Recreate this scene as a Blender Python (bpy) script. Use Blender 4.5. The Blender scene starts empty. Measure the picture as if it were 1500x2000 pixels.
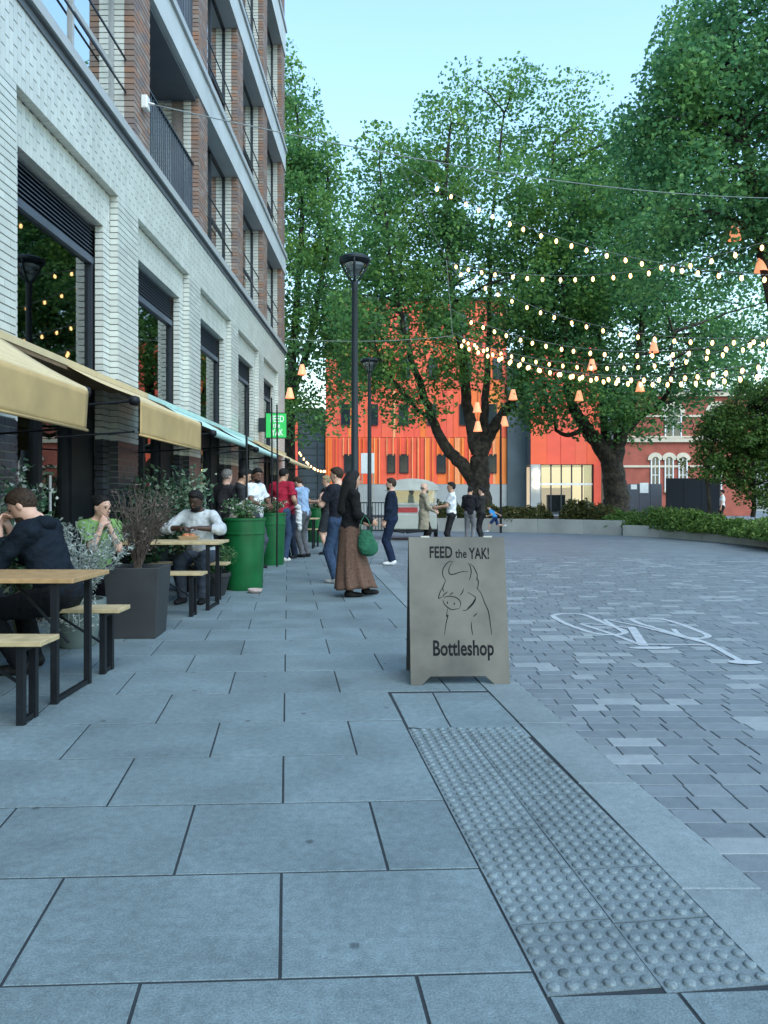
import bpy, math, random
import numpy as np
from mathutils import Vector, Matrix
R = math.radians
random.seed(7)
rng = np.random.default_rng(7)
S = bpy.context.scene
COL = S.collection

# ------------------------------------------------------------------ camera, sky, sun, exposure
CAM_H = 1.25
cam = bpy.data.cameras.new('camera')
cam_o = bpy.data.objects.new('camera', cam); COL.objects.link(cam_o)
cam_o.location = (0, 0, CAM_H); cam_o.rotation_euler = (R(90), 0, 0)
cam.sensor_fit = 'VERTICAL'; cam.sensor_height = 36; cam.sensor_width = 27
cam.lens = 27.0
cam.shift_y = -0.0125
cam.clip_start = 0.05; cam.clip_end = 3000
S.camera = cam_o

W = bpy.data.worlds.new('World'); S.world = W; W.use_nodes = True
wn = W.node_tree.nodes; wl = W.node_tree.links
sky = wn.new('ShaderNodeTexSky'); sky.sky_type = 'NISHITA'; sky.sun_disc = False
SUN_EL, SUN_AZ = 48.0, 150.0          # azimuth: clockwise from +Y (the view direction)
sky.sun_elevation = R(SUN_EL); sky.sun_rotation = R(SUN_AZ)
sky.air_density = 1.7; sky.dust_density = 0.6; sky.ozone_density = 2.6
wn['Background'].inputs['Strength'].default_value = 0.15
tint = wn.new('ShaderNodeMix'); tint.data_type = 'RGBA'; tint.blend_type = 'MULTIPLY'; tint.inputs[0].default_value = 1.0
tint.inputs[7].default_value = (0.91, 1.0, 1.035, 1)      # the photograph's cool white balance, over the whole sky alike
wl.new(sky.outputs[0], tint.inputs[6]); wl.new(tint.outputs[2], wn['Background'].inputs['Color'])

sun = bpy.data.lights.new('sun', 'SUN'); sun.energy = 0.85; sun.angle = R(50); sun.color = (0.96, 1.0, 0.94)
sun_o = bpy.data.objects.new('sun', sun); COL.objects.link(sun_o)
_d = Vector((math.sin(R(SUN_AZ))*math.cos(R(SUN_EL)), math.cos(R(SUN_AZ))*math.cos(R(SUN_EL)), math.sin(R(SUN_EL))))
sun_o.rotation_euler = (-_d).to_track_quat('-Z', 'Y').to_euler()
S.view_settings.view_transform = 'Standard'; S.view_settings.look = 'None'
S.view_settings.exposure = 1.36; S.view_settings.gamma = 1.0
S.cycles.max_bounces = 8; S.cycles.transparent_max_bounces = 12
S.cycles.caustics_reflective = False; S.cycles.caustics_refractive = False
S.cycles.use_denoising = True

# ------------------------------------------------------------------ helpers
def tag(o, label=None, cat=None, group=None, kind=None):
    if label: o['label'] = label
    if cat: o['category'] = cat
    if group: o['group'] = group
    if kind: o['kind'] = kind
    return o

def empty(name, loc=(0, 0, 0), label=None, cat=None, group=None, kind=None, rz=0):
    o = bpy.data.objects.new(name, None); COL.objects.link(o)
    o.location = loc; o.rotation_euler = (0, 0, rz); o.empty_display_size = 0.1
    return tag(o, label, cat, group, kind)

def mesh_np(name, V, F, mat, parent=None, smooth=False, origin=None):
    """V (n,3) world coordinates; the parent's location is subtracted. F list or array of faces."""
    me = bpy.data.meshes.new(name)
    V = np.asarray(V, dtype=np.float32)
    if origin is None: origin = parent_loc(parent)
    V = V - np.asarray(origin, dtype=np.float32)
    if isinstance(F, np.ndarray):
        n, k = F.shape
        me.vertices.add(len(V)); me.vertices.foreach_set('co', V.ravel())
        me.loops.add(n*k); me.loops.foreach_set('vertex_index', F.astype(np.int32).ravel())
        me.polygons.add(n); me.polygons.foreach_set('loop_start', np.arange(0, n*k, k, dtype=np.int32))
        me.update(calc_edges=True)
    else:
        me.from_pydata(V.tolist(), [], F)
    if smooth: me.polygons.foreach_set('use_smooth', np.ones(len(me.polygons), dtype=bool))
    for m in (mat if isinstance(mat, (list, tuple)) else [mat]):
        me.materials.append(m)
    me.update()
    o = bpy.data.objects.new(name, me); COL.objects.link(o)
    if parent is not None: o.parent = parent
    elif origin is not None: o.location = origin
    return o

def parent_loc(p):
    if p is None: return (0.0, 0.0, 0.0)
    l = Vector(p.location)
    if p.parent is not None: l = l + Vector(p.parent.location)
    return tuple(l)

BOXF = [(0, 3, 2, 1), (4, 5, 6, 7), (0, 1, 5, 4), (1, 2, 6, 5), (2, 3, 7, 6), (3, 0, 4, 7)]
class MB:
    def __init__(s): s.v = []; s.f = []
    def add(s, vs, fs):
        n = len(s.v); s.v += [tuple(p) for p in vs]; s.f += [tuple(i+n for i in f) for f in fs]; return s
    def box(s, x0, x1, y0, y1, z0, z1):
        return s.add([(x0, y0, z0), (x1, y0, z0), (x1, y1, z0), (x0, y1, z0), (x0, y0, z1), (x1, y0, z1), (x1, y1, z1), (x0, y1, z1)], BOXF)
    def obox(s, c, hx, hy, hz, rz=0, rx=0, ry=0):
        M = Matrix.Rotation(rz, 3, 'Z') @ Matrix.Rotation(ry, 3, 'Y') @ Matrix.Rotation(rx, 3, 'X')
        vs = [Vector(c) + M @ Vector((a*hx, b*hy, d*hz)) for d in (-1, 1) for a, b in ((-1, -1), (1, -1), (1, 1), (-1, 1))]
        return s.add(vs, BOXF)
    def beam(s, a, b, w, h=None, up=(0, 0, 1)):
        a, b = Vector(a), Vector(b); d = (b-a).normalized(); h = h or w
        up = Vector(up)
        if abs(d.dot(up)) > 0.98: up = Vector((0, 1, 0))
        x = d.cross(up).normalized()*w/2; z = x.cross(d).normalized()*h/2
        vs = [p + i*x + j*z for p in (a, b) for i, j in ((-1, -1), (1, -1), (1, 1), (-1, 1))]
        return s.add(vs, [(0, 1, 2, 3), (7, 6, 5, 4), (0, 4, 5, 1), (1, 5, 6, 2), (2, 6, 7, 3), (3, 7, 4, 0)])
    def tube(s, pts, rad, n=8, cap=True):
        pts = [Vector(p) for p in pts]; m = len(pts)
        if not hasattr(rad, '__len__'): rad = [rad]*m
        rings = []; prev = None
        for i, p in enumerate(pts):
            d = (pts[min(i+1, m-1)] - pts[max(i-1, 0)])
            d = d.normalized() if d.length > 1e-9 else Vector((0, 0, 1))
            if prev is None:
                a = Vector((0, 0, 1)) if abs(d.z) < 0.9 else Vector((1, 0, 0))
                x = d.cross(a).normalized()
            else:
                x = (prev - d*prev.dot(d))
                x = x.normalized() if x.length > 1e-6 else d.orthogonal().normalized()
            prev = x; y = d.cross(x)
            rings.append([p + rad[i]*(math.cos(t)*x + math.sin(t)*y) for t in [2*math.pi*k/n for k in range(n)]])
        vs = [q for r in rings for q in r]; fs = []
        for i in range(m-1):
            for k in range(n):
                fs.append((i*n+k, i*n+(k+1) % n, (i+1)*n+(k+1) % n, (i+1)*n+k))
        if cap: fs.append(tuple(range(n-1, -1, -1))); fs.append(tuple((m-1)*n+k for k in range(n)))
        return s.add(vs, fs)
    def lathe(s, prof, c=(0, 0, 0), n=24, sx=1, sy=1, cap=True):
        m = len(prof); vs = []; fs = []
        for r, z in prof:
            for k in range(n):
                t = 2*math.pi*k/n; vs.append((c[0]+sx*r*math.cos(t), c[1]+sy*r*math.sin(t), c[2]+z))
        for i in range(m-1):
            for k in range(n):
                fs.append((i*n+k, i*n+(k+1) % n, (i+1)*n+(k+1) % n, (i+1)*n+k))
        if cap: fs.append(tuple(range(n-1, -1, -1))); fs.append(tuple((m-1)*n+k for k in range(n)))
        return s.add(vs, fs)
    def prism(s, poly, z0, z1, ch=0.0):
        """poly: CCW list of (x,y); a small chamfer at the top edge"""
        n = len(poly); c = (sum(p[0] for p in poly)/n, sum(p[1] for p in poly)/n)
        def ins(p):
            dx, dy = c[0]-p[0], c[1]-p[1]; l = math.hypot(dx, dy) or 1
            return (p[0]+dx/l*ch*1.4, p[1]+dy/l*ch*1.4)
        vs = [(x, y, z0) for x, y in poly] + [(x, y, z1-ch) for x, y in poly]
        fs = [tuple(range(n-1, -1, -1))] + [(k, (k+1) % n, n+(k+1) % n, n+k) for k in range(n)]
        if ch:
            vs += [(*ins(p), z1) for p in poly]
            fs += [(n+k, n+(k+1) % n, 2*n+(k+1) % n, 2*n+k) for k in range(n)] + [tuple(2*n+k for k in range(n))]
        else: fs.append(tuple(n+k for k in range(n)))
        return s.add(vs, fs)
    def sphere(s, c, r, n=10, m=6, sz=1.0):
        prof = [(max(1e-4, r*math.sin(math.pi*i/m)), -r*sz*math.cos(math.pi*i/m)) for i in range(m+1)]
        return s.lathe(prof, c, n)
    def ribbon(s, pts, w, z):
        """flat stroke on the ground, one strip"""
        P = [Vector(p[:2]) for p in pts]; m = len(P); closed = (P[0]-P[-1]).length < 1e-5
        L_, R_ = [], []
        for i, p in enumerate(P):
            if closed: d = P[(i+1) % m if i < m-1 else 1]-P[i-1 if i > 0 else m-2]
            else: d = P[min(i+1, m-1)]-P[max(i-1, 0)]
            d.normalize(); q = Vector((-d.y, d.x))*w/2
            L_.append((*(p+q), z)); R_.append((*(p-q), z))
        return s.add(R_+L_, [(i, i+1, m+i+1, m+i) for i in range(m-1)])
    def build(s, name, mat, parent=None, smooth=False, origin=None):
        return mesh_np(name, np.array(s.v, dtype=np.float32), s.f, mat, parent, smooth, origin)

def bevel(o, w=0.005, seg=2):
    m = o.modifiers.new('bevel', 'BEVEL'); m.width = w; m.segments = seg; m.limit_method = 'ANGLE'; m.angle_limit = R(40)
    return o
def smooth_by_angle(o, ang=40):
    me = o.data
    me.polygons.foreach_set('use_smooth', np.ones(len(me.polygons), dtype=bool))
    me.set_sharp_from_angle(angle=R(ang)); return o

def copy_tree(o, parent=None):
    c = o.copy(); COL.objects.link(c); c.parent = parent
    for ch in list(o.children): copy_tree(ch, c)
    return c

# pixel of the photograph (1500 x 2000) -> place in the world, used only to measure where things stand
def gp(px, py):
    Y = 1875.0/(py-975.0); return ((px-750.0)/1500.0*Y, Y)
def at(px, py, Y): return ((px-750.0)/1500.0*Y, Y, CAM_H-(py-975.0)/1500.0*Y)

# ------------------------------------------------------------------ materials
def M(name, col, rough=0.6, var=0.15, scale=8.0, bump=0.0, bscale=60.0, metal=0.0, spec=0.5, col2=None, rnd=0.0, island=0.0,
      cols=None, detail=4.0, stain=None, coat=0.0, emit=None, sheen=0.0, bdist=0.01):
    """Principled with noise mottling, optional per-object / per-island value change, optional ramp of colours, bump."""
    m = bpy.data.materials.new(name); m.use_nodes = True
    N = m.node_tree.nodes; L = m.node_tree.links; b = N['Principled BSDF']
    b.inputs['Roughness'].default_value = rough; b.inputs['Metallic'].default_value = metal
    b.inputs['Specular IOR Level'].default_value = spec
    if coat: b.inputs['Coat Weight'].default_value = coat; b.inputs['Coat Roughness'].default_value = 0.1
    if sheen: b.inputs['Sheen Weight'].default_value = sheen
    tc = N.new('ShaderNodeTexCoord')
    geo = N.new('ShaderNodeNewGeometry')
    pos = geo.outputs['Position']
    no = N.new('ShaderNodeTexNoise'); no.inputs['Scale'].default_value = scale; no.inputs['Detail'].default_value = detail
    L.new(pos, no.inputs['Vector'])
    c2 = col2 or tuple(max(0, c*(1-var*2)) for c in col)
    c1 = tuple(min(1, c*(1+var)) for c in col) if not col2 else col
    mix = N.new('ShaderNodeMix'); mix.data_type = 'RGBA'
    mr = N.new('ShaderNodeMapRange'); mr.inputs[1].default_value = 0.3; mr.inputs[2].default_value = 0.7
    L.new(no.outputs['Fac'], mr.inputs[0]); L.new(mr.outputs[0], mix.inputs[0])
    mix.inputs[6].default_value = (*c2, 1); mix.inputs[7].default_value = (*c1, 1)
    out = mix.outputs[2]
    if cols:
        rp = N.new('ShaderNodeValToRGB'); rp.color_ramp.interpolation = 'CONSTANT'
        e = rp.color_ramp.elements
        while len(e) < len(cols): e.new(0.5)
        for i, (p, c) in enumerate(cols): e[i].position = p; e[i].color = (*c, 1)
        src = geo.outputs['Random Per Island'] if island else None
        if src is None:
            oi = N.new('ShaderNodeObjectInfo'); src = oi.outputs['Random']
        L.new(src, rp.inputs[0])
        mx = N.new('ShaderNodeMix'); mx.data_type = 'RGBA'; mx.blend_type = 'MULTIPLY'; mx.inputs[0].default_value = 1
        L.new(rp.outputs[0], mx.inputs[6])
        g = N.new('ShaderNodeMapRange'); g.inputs[3].default_value = 1-var*1.6; g.inputs[4].default_value = 1+var
        L.new(no.outputs['Fac'], g.inputs[0]); L.new(g.outputs[0], mx.inputs[7]); out = mx.outputs[2]
    elif rnd or island:
        hs = N.new('ShaderNodeHueSaturation'); am = rnd or island
        g = N.new('ShaderNodeMapRange'); g.inputs[3].default_value = 1-am; g.inputs[4].default_value = 1+am
        if island: L.new(geo.outputs['Random Per Island'], g.inputs[0])
        else:
            oi = N.new('ShaderNodeObjectInfo'); L.new(oi.outputs['Random'], g.inputs[0])
        L.new(g.outputs[0], hs.inputs['Value']); L.new(out, hs.inputs['Color']); out = hs.outputs[0]
    if stain:
        sc, th, dk = stain
        sn = N.new('ShaderNodeTexNoise'); sn.inputs['Scale'].default_value = sc; sn.inputs['Detail'].default_value = 5
        L.new(pos, sn.inputs['Vector'])
        sr = N.new('ShaderNodeMapRange'); sr.inputs[1].default_value = th; sr.inputs[2].default_value = th+0.12
        sr.inputs[3].default_value = 1; sr.inputs[4].default_value = dk
        L.new(sn.outputs['Fac'], sr.inputs[0])
        sm = N.new('ShaderNodeMix'); sm.data_type = 'RGBA'; sm.blend_type = 'MULTIPLY'; sm.inputs[0].default_value = 1
        L.new(out, sm.inputs[6]); L.new(sr.outputs[0], sm.inputs[7]); out = sm.outputs[2]
    L.new(out, b.inputs['Base Color'])
    if bump:
        bn = N.new('ShaderNodeTexNoise'); bn.inputs['Scale'].default_value = bscale; bn.inputs['Detail'].default_value = 3
        L.new(pos, bn.inputs['Vector'])
        bp = N.new('ShaderNodeBump'); bp.inputs['Strength'].default_value = bump; bp.inputs['Distance'].default_value = bdist
        L.new(bn.outputs['Fac'], bp.inputs['Height']); L.new(bp.outputs[0], b.inputs['Normal'])
        rr = N.new('ShaderNodeMapRange'); rr.inputs[3].default_value = max(0, rough-0.1); rr.inputs[4].default_value = min(1, rough+0.1)
        L.new(no.outputs['Fac'], rr.inputs[0]); L.new(rr.outputs[0], b.inputs['Roughness'])
    if emit:
        b.inputs['Emission Color'].default_value = (*emit[0], 1); b.inputs['Emission Strength'].default_value = emit[1]
    return m

def glass_mat(name, tint=(0.75, 0.85, 0.85), refl=0.12):
    """thin window pane: fresnel mirror over tinted clear glass"""
    m = bpy.data.materials.new(name); m.use_nodes = True
    N = m.node_tree.nodes; L = m.node_tree.links; N.remove(N['Principled BSDF'])
    t = N.new('ShaderNodeBsdfTransparent'); t.inputs[0].default_value = (*tint, 1)
    g = N.new('ShaderNodeBsdfGlossy'); g.inputs['Roughness'].default_value = 0.015; g.inputs[0].default_value = (0.95, 1, 1, 1)
    fr = N.new('ShaderNodeFresnel'); fr.inputs[0].default_value = 1.55
    mp = N.new('ShaderNodeMapRange'); mp.inputs[3].default_value = refl; mp.inputs[4].default_value = 1.0
    L.new(fr.outputs[0], mp.inputs[0])
    mx = N.new('ShaderNodeMixShader'); L.new(mp.outputs[0], mx.inputs[0]); L.new(t.outputs[0], mx.inputs[1]); L.new(g.outputs[0], mx.inputs[2])
    L.new(mx.outputs[0], N['Material Output'].inputs[0]); return m

def leaf_mat(name, c1, c2, c3, trans=0.35, rough=0.5, patch=(1.1, 1.05, 1.0)):
    m = bpy.data.materials.new(name); m.use_nodes = True
    N = m.node_tree.nodes; L = m.node_tree.links; b = N['Principled BSDF']
    geo = N.new('ShaderNodeNewGeometry')
    rp = N.new('ShaderNodeValToRGB'); e = rp.color_ramp.elements
    e[0].position = 0.0; e[0].color = (*c1, 1); e[1].position = 1.0; e[1].color = (*c3, 1)
    x = e.new(0.55); x.color = (*c2, 1)
    L.new(geo.outputs['Random Per Island'], rp.inputs[0])
    no = N.new('ShaderNodeTexNoise'); no.inputs['Scale'].default_value = .55; no.inputs['Detail'].default_value = 3; L.new(geo.outputs['Position'], no.inputs['Vector'])
    mr = N.new('ShaderNodeMapRange'); mr.inputs[1].default_value = .42; mr.inputs[2].default_value = .68; L.new(no.outputs['Fac'], mr.inputs[0])
    mxc = N.new('ShaderNodeMix'); mxc.data_type = 'RGBA'; mxc.blend_type = 'MULTIPLY'; mxc.inputs[7].default_value = (*patch, 1)
    L.new(mr.outputs[0], mxc.inputs[0]); L.new(rp.outputs[0], mxc.inputs[6]); out = mxc.outputs[2]
    L.new(out, b.inputs['Base Color']); b.inputs['Roughness'].default_value = rough
    b.inputs['Specular IOR Level'].default_value = 0.3
    tr = N.new('ShaderNodeBsdfTranslucent'); L.new(out, tr.inputs[0])
    mx = N.new('ShaderNodeMixShader'); mx.inputs[0].default_value = trans
    L.new(b.outputs[0], mx.inputs[1]); L.new(tr.outputs[0], mx.inputs[2]); L.new(mx.outputs[0], N['Material Output'].inputs[0])
    return m

def emit_mat(name, col, st):
    m = bpy.data.materials.new(name); m.use_nodes = True
    N = m.node_tree.nodes; L = m.node_tree.links; b = N['Principled BSDF']
    b.inputs['Base Color'].default_value = (*[min(1, c) for c in col], 1)
    b.inputs['Emission Color'].default_value = (*col, 1); b.inputs['Emission Strength'].default_value = st
    return m

GRANITE = (0.142, 0.190, 0.203)
def granite(name, col, rnd, speck=.22, mott=.22):
    m = M(name, col, 0.6, 0.10, 2.2, 0.45, 120, rnd=rnd, stain=(1.3, 0.60, 0.78), detail=8, bdist=0.004)
    N = m.node_tree.nodes; L = m.node_tree.links; b = N['Principled BSDF']
    src = b.inputs['Base Color'].links[0].from_socket; geo = [n for n in N if n.type == 'NEW_GEOMETRY'][0]
    for sc, am, det in ((26.0, mott, 6.0), (170.0, speck, 2.0)):
        t = N.new('ShaderNodeTexNoise'); t.inputs['Scale'].default_value = sc; t.inputs['Detail'].default_value = det; t.inputs['Roughness'].default_value = .65
        L.new(geo.outputs['Position'], t.inputs['Vector'])
        r = N.new('ShaderNodeMapRange'); r.inputs[1].default_value = .3; r.inputs[2].default_value = .7; r.inputs[3].default_value = 1-am; r.inputs[4].default_value = 1+am
        L.new(t.outputs['Fac'], r.inputs[0])
        x = N.new('ShaderNodeMix'); x.data_type = 'RGBA'; x.blend_type = 'MULTIPLY'; x.inputs[0].default_value = 1
        L.new(src, x.inputs[6]); L.new(r.outputs[0], x.inputs[7]); src = x.outputs[2]
    # small dark spots: chewing gum and drips
    v = N.new('ShaderNodeTexVoronoi'); v.voronoi_dimensions = '2D'; v.inputs['Scale'].default_value = 1.15; L.new(geo.outputs['Position'], v.inputs['Vector'])
    r = N.new('ShaderNodeMapRange'); r.inputs[1].default_value = .011; r.inputs[2].default_value = .024; r.inputs[3].default_value = .45; r.inputs[4].default_value = 1
    L.new(v.outputs['Distance'], r.inputs[0])
    x = N.new('ShaderNodeMix'); x.data_type = 'RGBA'; x.blend_type = 'MULTIPLY'; x.inputs[0].default_value = 1
    L.new(src, x.inputs[6]); L.new(r.outputs[0], x.inputs[7]); L.new(x.outputs[2], b.inputs['Base Color'])
    return m
m_slab = granite('granite slab', GRANITE, 0.12, .28, .20)
m_tact = granite('tactile granite', (0.140, 0.180, 0.192), 0.06, .26, .2)
m_kerb = granite('kerb granite', (0.180, 0.224, 0.234), 0.06, .18, .14)
m_joint = M('dark joint', (0.02, 0.028, 0.034), 0.9, 0.2)
SETTS = [(0, (0.135, 0.165, 0.182)), (0.3, (0.155, 0.188, 0.207)), (0.55, (0.145, 0.175, 0.19)), (0.75, (0.172, 0.205, 0.22)), (0.91, (0.245, 0.282, 0.295))]
m_sett = M('granite sett', (0.25, 0.27, 0.3), 0.6, 0.16, 14.0, 0.5, 110, cols=SETTS, stain=(1.1, .6, .82), bdist=0.004)
m_sett_i = M('granite setts', (0.25, 0.27, 0.3), 0.6, 0.16, 14.0, 0.5, 110, cols=SETTS, stain=(1.1, .6, .82), island=1, bdist=0.004)
m_road = M('far paving', (0.25, 0.27, 0.29), 0.62, 0.10, 2.5, 0.25, 60)
m_ground = M('ground', (0.2, 0.21, 0.21), 0.85, 0.15, 0.5)
m_paint = M('road paint', (0.40, 0.44, 0.46), 0.6, 0.10, 12, 0.2, 90, stain=(26, 0.6, 0.75), bdist=0.003)
m_wbrick = M('white glazed brick', (0.59, 0.61, 0.56), 0.32, 0.04, 4.0, 0.08, 25, island=0.08, spec=0.6, stain=(.7, .6, .9), bdist=0.003)
m_wbrick_o = M('white glazed brick single', (0.59, 0.61, 0.56), 0.32, 0.04, 4.0, 0.08, 25, rnd=0.08, spec=0.6, stain=(.7, .6, .9), bdist=0.003)
m_mortar = M('shadow-dark mortar', (0.19, 0.21, 0.20), 0.9, 0.1, 20)  # recess shadow line between the courses put into the mortar tone
m_mortar_l = M('pale mortar', (0.5, 0.53, 0.52), 0.9, 0.1, 20)
m_mortar_b = M('brown mortar', (0.24, 0.21, 0.19), 0.9, 0.1, 20)
BR = [(0, (0.24, 0.165, 0.135)), (0.25, (0.28, 0.175, 0.13)), (0.45, (0.24, 0.19, 0.165)), (0.62, (0.30, 0.235, 0.20)), (0.82, (0.32, 0.18, 0.12)), (0.93, (0.20, 0.155, 0.145))]
m_rbrick = M('brown red brick', (0.3, 0.2, 0.16), 0.75, 0.2, 9, 0.2, 60, cols=BR, island=1, bdist=0.004)
m_dbrick = M('dark glazed brick', (0.028, 0.036, 0.048), 0.32, 0.2, 6, 0.06, 30, island=0.25, spec=0.6, bdist=0.003)
m_dmort = M('grey mortar', (0.14, 0.15, 0.16), 0.9, 0.1)
m_conc = M('precast concrete', (0.52, 0.56, 0.56), 0.7, 0.06, 1.5, 0.12, 40, stain=(0.9, 0.62, 0.86), bdist=0.004)
m_lip = M('grey metal lip', (0.40, 0.42, 0.42), 0.5, 0.05, 3)
m_soffit = M('dark soffit', (0.12, 0.14, 0.16), 0.7, 0.08, 2)
m_dframe = M('anthracite frame', (0.022, 0.028, 0.038), 0.45, 0.1, 5, spec=.3)
m_louv = M('blue grey louvre', (0.075, 0.095, 0.125), 0.45, 0.08, 4)
m_black = M('black metal', (0.008, 0.010, 0.013), 0.5, 0.2, 6, spec=.25)
m_glass = glass_mat('shop glass', (0.66, 0.80, 0.77), 0.14)
m_glass2 = glass_mat('upper glass', (0.3, 0.4, 0.4), 0.72)
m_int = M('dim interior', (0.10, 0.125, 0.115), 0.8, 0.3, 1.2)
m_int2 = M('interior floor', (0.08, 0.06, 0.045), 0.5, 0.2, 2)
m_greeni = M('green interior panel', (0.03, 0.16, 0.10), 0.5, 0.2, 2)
m_cream = M('cream awning cloth', (0.58, 0.46, 0.265), 0.85, 0.05, 5, 0.12, 260, bdist=0.002)
m_must = M('mustard valance cloth', (0.44, 0.305, 0.135), 0.9, 0.07, 4, 0.15, 260, bdist=0.002)
m_cream_sky = M('sky-tinted cream cloth', (0.42, 0.62, 0.56), 0.85, 0.05, 5, 0.1, 260, bdist=0.002)  # blue-green reflection of the sky put into the cream cloth colour
m_brown = M('brown soffit board', (0.20, 0.13, 0.07), 0.7, 0.15, 6)
# ------------------------------------------------------------------ ground, pavement, kerb, road
def road_material():
    m = bpy.data.materials.new('sett paving far'); m.use_nodes = True
    N = m.node_tree.nodes; L = m.node_tree.links; b = N['Principled BSDF']
    g = N.new('ShaderNodeNewGeometry')
    br = N.new('ShaderNodeTexBrick'); L.new(g.outputs['Position'], br.inputs['Vector'])
    br.inputs['Scale'].default_value = 1.0; br.inputs['Brick Width'].default_value = 0.24; br.inputs['Row Height'].default_value = 0.132
    br.inputs['Mortar Size'].default_value = 0.004; br.offset = 0.37; br.inputs['Bias'].default_value = -0.35
    br.inputs['Color1'].default_value = (0.142, 0.172, 0.19, 1); br.inputs['Color2'].default_value = (0.21, 0.245, 0.26, 1)
    br.inputs['Mortar'].default_value = (0.085, 0.098, 0.108, 1)
    no = N.new('ShaderNodeTexNoise'); no.inputs['Scale'].default_value = 0.8; no.inputs['Detail'].default_value = 6; L.new(g.outputs['Position'], no.inputs['Vector'])
    mr = N.new('ShaderNodeMapRange'); mr.inputs[3].default_value = 0.75; mr.inputs[4].default_value = 1.2; L.new(no.outputs['Fac'], mr.inputs[0])
    mx = N.new('ShaderNodeMix'); mx.data_type = 'RGBA'; mx.blend_type = 'MULTIPLY'; mx.inputs[0].default_value = 1
    L.new(br.outputs[0], mx.inputs[6]); L.new(mr.outputs[0], mx.inputs[7]); L.new(mx.outputs[2], b.inputs['Base Color'])
    b.inputs['Roughness'].default_value = 0.6
    return m
m_roadfar = road_material()

def XK(Y): return 1.217-0.108*Y if Y < 13.9 else -0.284+0.015*(Y-13.9)
KW = 0.257
tag(MB().add([(-1500, -200, -0.09), (1500, -200, -0.09), (1500, 1800, -0.09), (-1500, 1800, -0.09)], [(0, 1, 2, 3)]).build('ground', m_ground), kind='structure')
ys = [-4, 0, 4, 8, 12, 13.9, 20, 30, 56]
b = MB(); vs = []
for y in ys: vs += [(-6.0, y, -0.0032), (XK(y)+0.02, y, -0.0032)]
b.add(vs, [(2*i, 2*i+1, 2*i+3, 2*i+2) for i in range(len(ys)-1)])
pave = tag(b.build('pavement', m_joint), kind='structure')
b = MB(); vs = []
for y in ys: vs += [(XK(y)+KW-0.02, y, -0.011), (60.0, y, -0.011)]
b.add(vs, [(2*i, 2*i+1, 2*i+3, 2*i+2) for i in range(len(ys)-1)])
b.add([(-60, 56.01, -0.011), (60, 56.01, -0.011), (60, 140, -0.011), (-60, 140, -0.011)], [(0, 1, 2, 3)])
road = tag(b.build('road', m_roadfar), kind='structure')

# kerb stones, each its own block
kerb = empty('kerb', (0, 0, 0), kind='structure')
ky = [-1.2]
while ky[-1] < 48: ky.append(ky[-1]+0.914)
ky = sorted([y for y in ky if abs(y-13.9) > 0.3]+[13.9])
for a, c in zip(ky[:-1], ky[1:]):
    g = 0.003
    MB().prism([(XK(a+g)+.003, a+g), (XK(a+g)+KW, a+g), (XK(c-g)+KW, c-g), (XK(c-g)+.003, c-g)], -0.08, 0.004, 0.004).build('kerb_stone', m_kerb, kerb)

# paving slabs: skewed grid, longitudinal joints along (-0.125, 1), half bond
def UW(u, w):
    X = (u-0.125*w)/(1+0.005625); return (X, w+0.045*X)
def KP(w):
    X = (1.217-0.108*w)/(1+0.00486); Y = w+0.045*X
    if Y > 13.9: X = XK(w); Y = w+0.045*X
    return (X, Y)
ws = [-0.4, 0.2, 0.81, 1.41, 2.015, 2.588, 3.18, 3.763, 4.343, 4.986, 5.613, 6.225, 6.88, 7.455, 8.065, 8.735, 9.39]
while ws[-1] < 30: ws.append(ws[-1]+0.625)
def slab(poly):
    n = len(poly); c = Vector((sum(p[0] for p in poly)/n, sum(p[1] for p in poly)/n))
    q = []
    for p in poly:
        p = Vector(p); d = c-p; q.append(tuple(p + Vector((math.copysign(min(abs(d.x), .0046), d.x), math.copysign(min(abs(d.y), .0052), d.y)))))
    dz = random.uniform(-.0008, .0008)
    return MB().prism(q, -0.03, dz, 0.0015).build('slab', m_slab, pave)
SL = 0.718
for i, (a, c) in enumerate(zip(ws[:-1], ws[1:])):
    off = -0.022 + (0 if i % 2 == 0 else SL/2)
    u0 = -3.35+0.125*a-0.3
    k = math.floor((u0-off)/SL); u = off+k*SL
    tact = 1.9 < (a+c)/2 < 4.99
    umax = 0.650 if tact else 9
    while True:
        u2 = u+SL
        pa, pc = KP(a), KP(c)
        last = False
        if tact:
            if u2 > umax-0.08: u2 = umax; last = True
            poly = [UW(u, a), UW(u2, a), UW(u2, c), UW(u, c)]
        else:
            if UW(u2, a)[0] > pa[0]-0.1 or UW(u2, c)[0] > pc[0]-0.1:
                poly = [UW(u, a), pa, pc, UW(u, c)]; last = True
            else: poly = [UW(u, a), UW(u2, a), UW(u2, c), UW(u, c)]
        # the slab run that ends at the tactile zone below it
        if i < len(ws)-1 and abs(a-1.41) < .01 and UW(u2, c)[0] > UW(0.65, c)[0]:
            if u < 0.60:
                slab([UW(u, a), UW(0.65, a), UW(0.65, c), UW(u, c)])
            break
        slab(poly)
        if last: break
        u = u2
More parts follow.
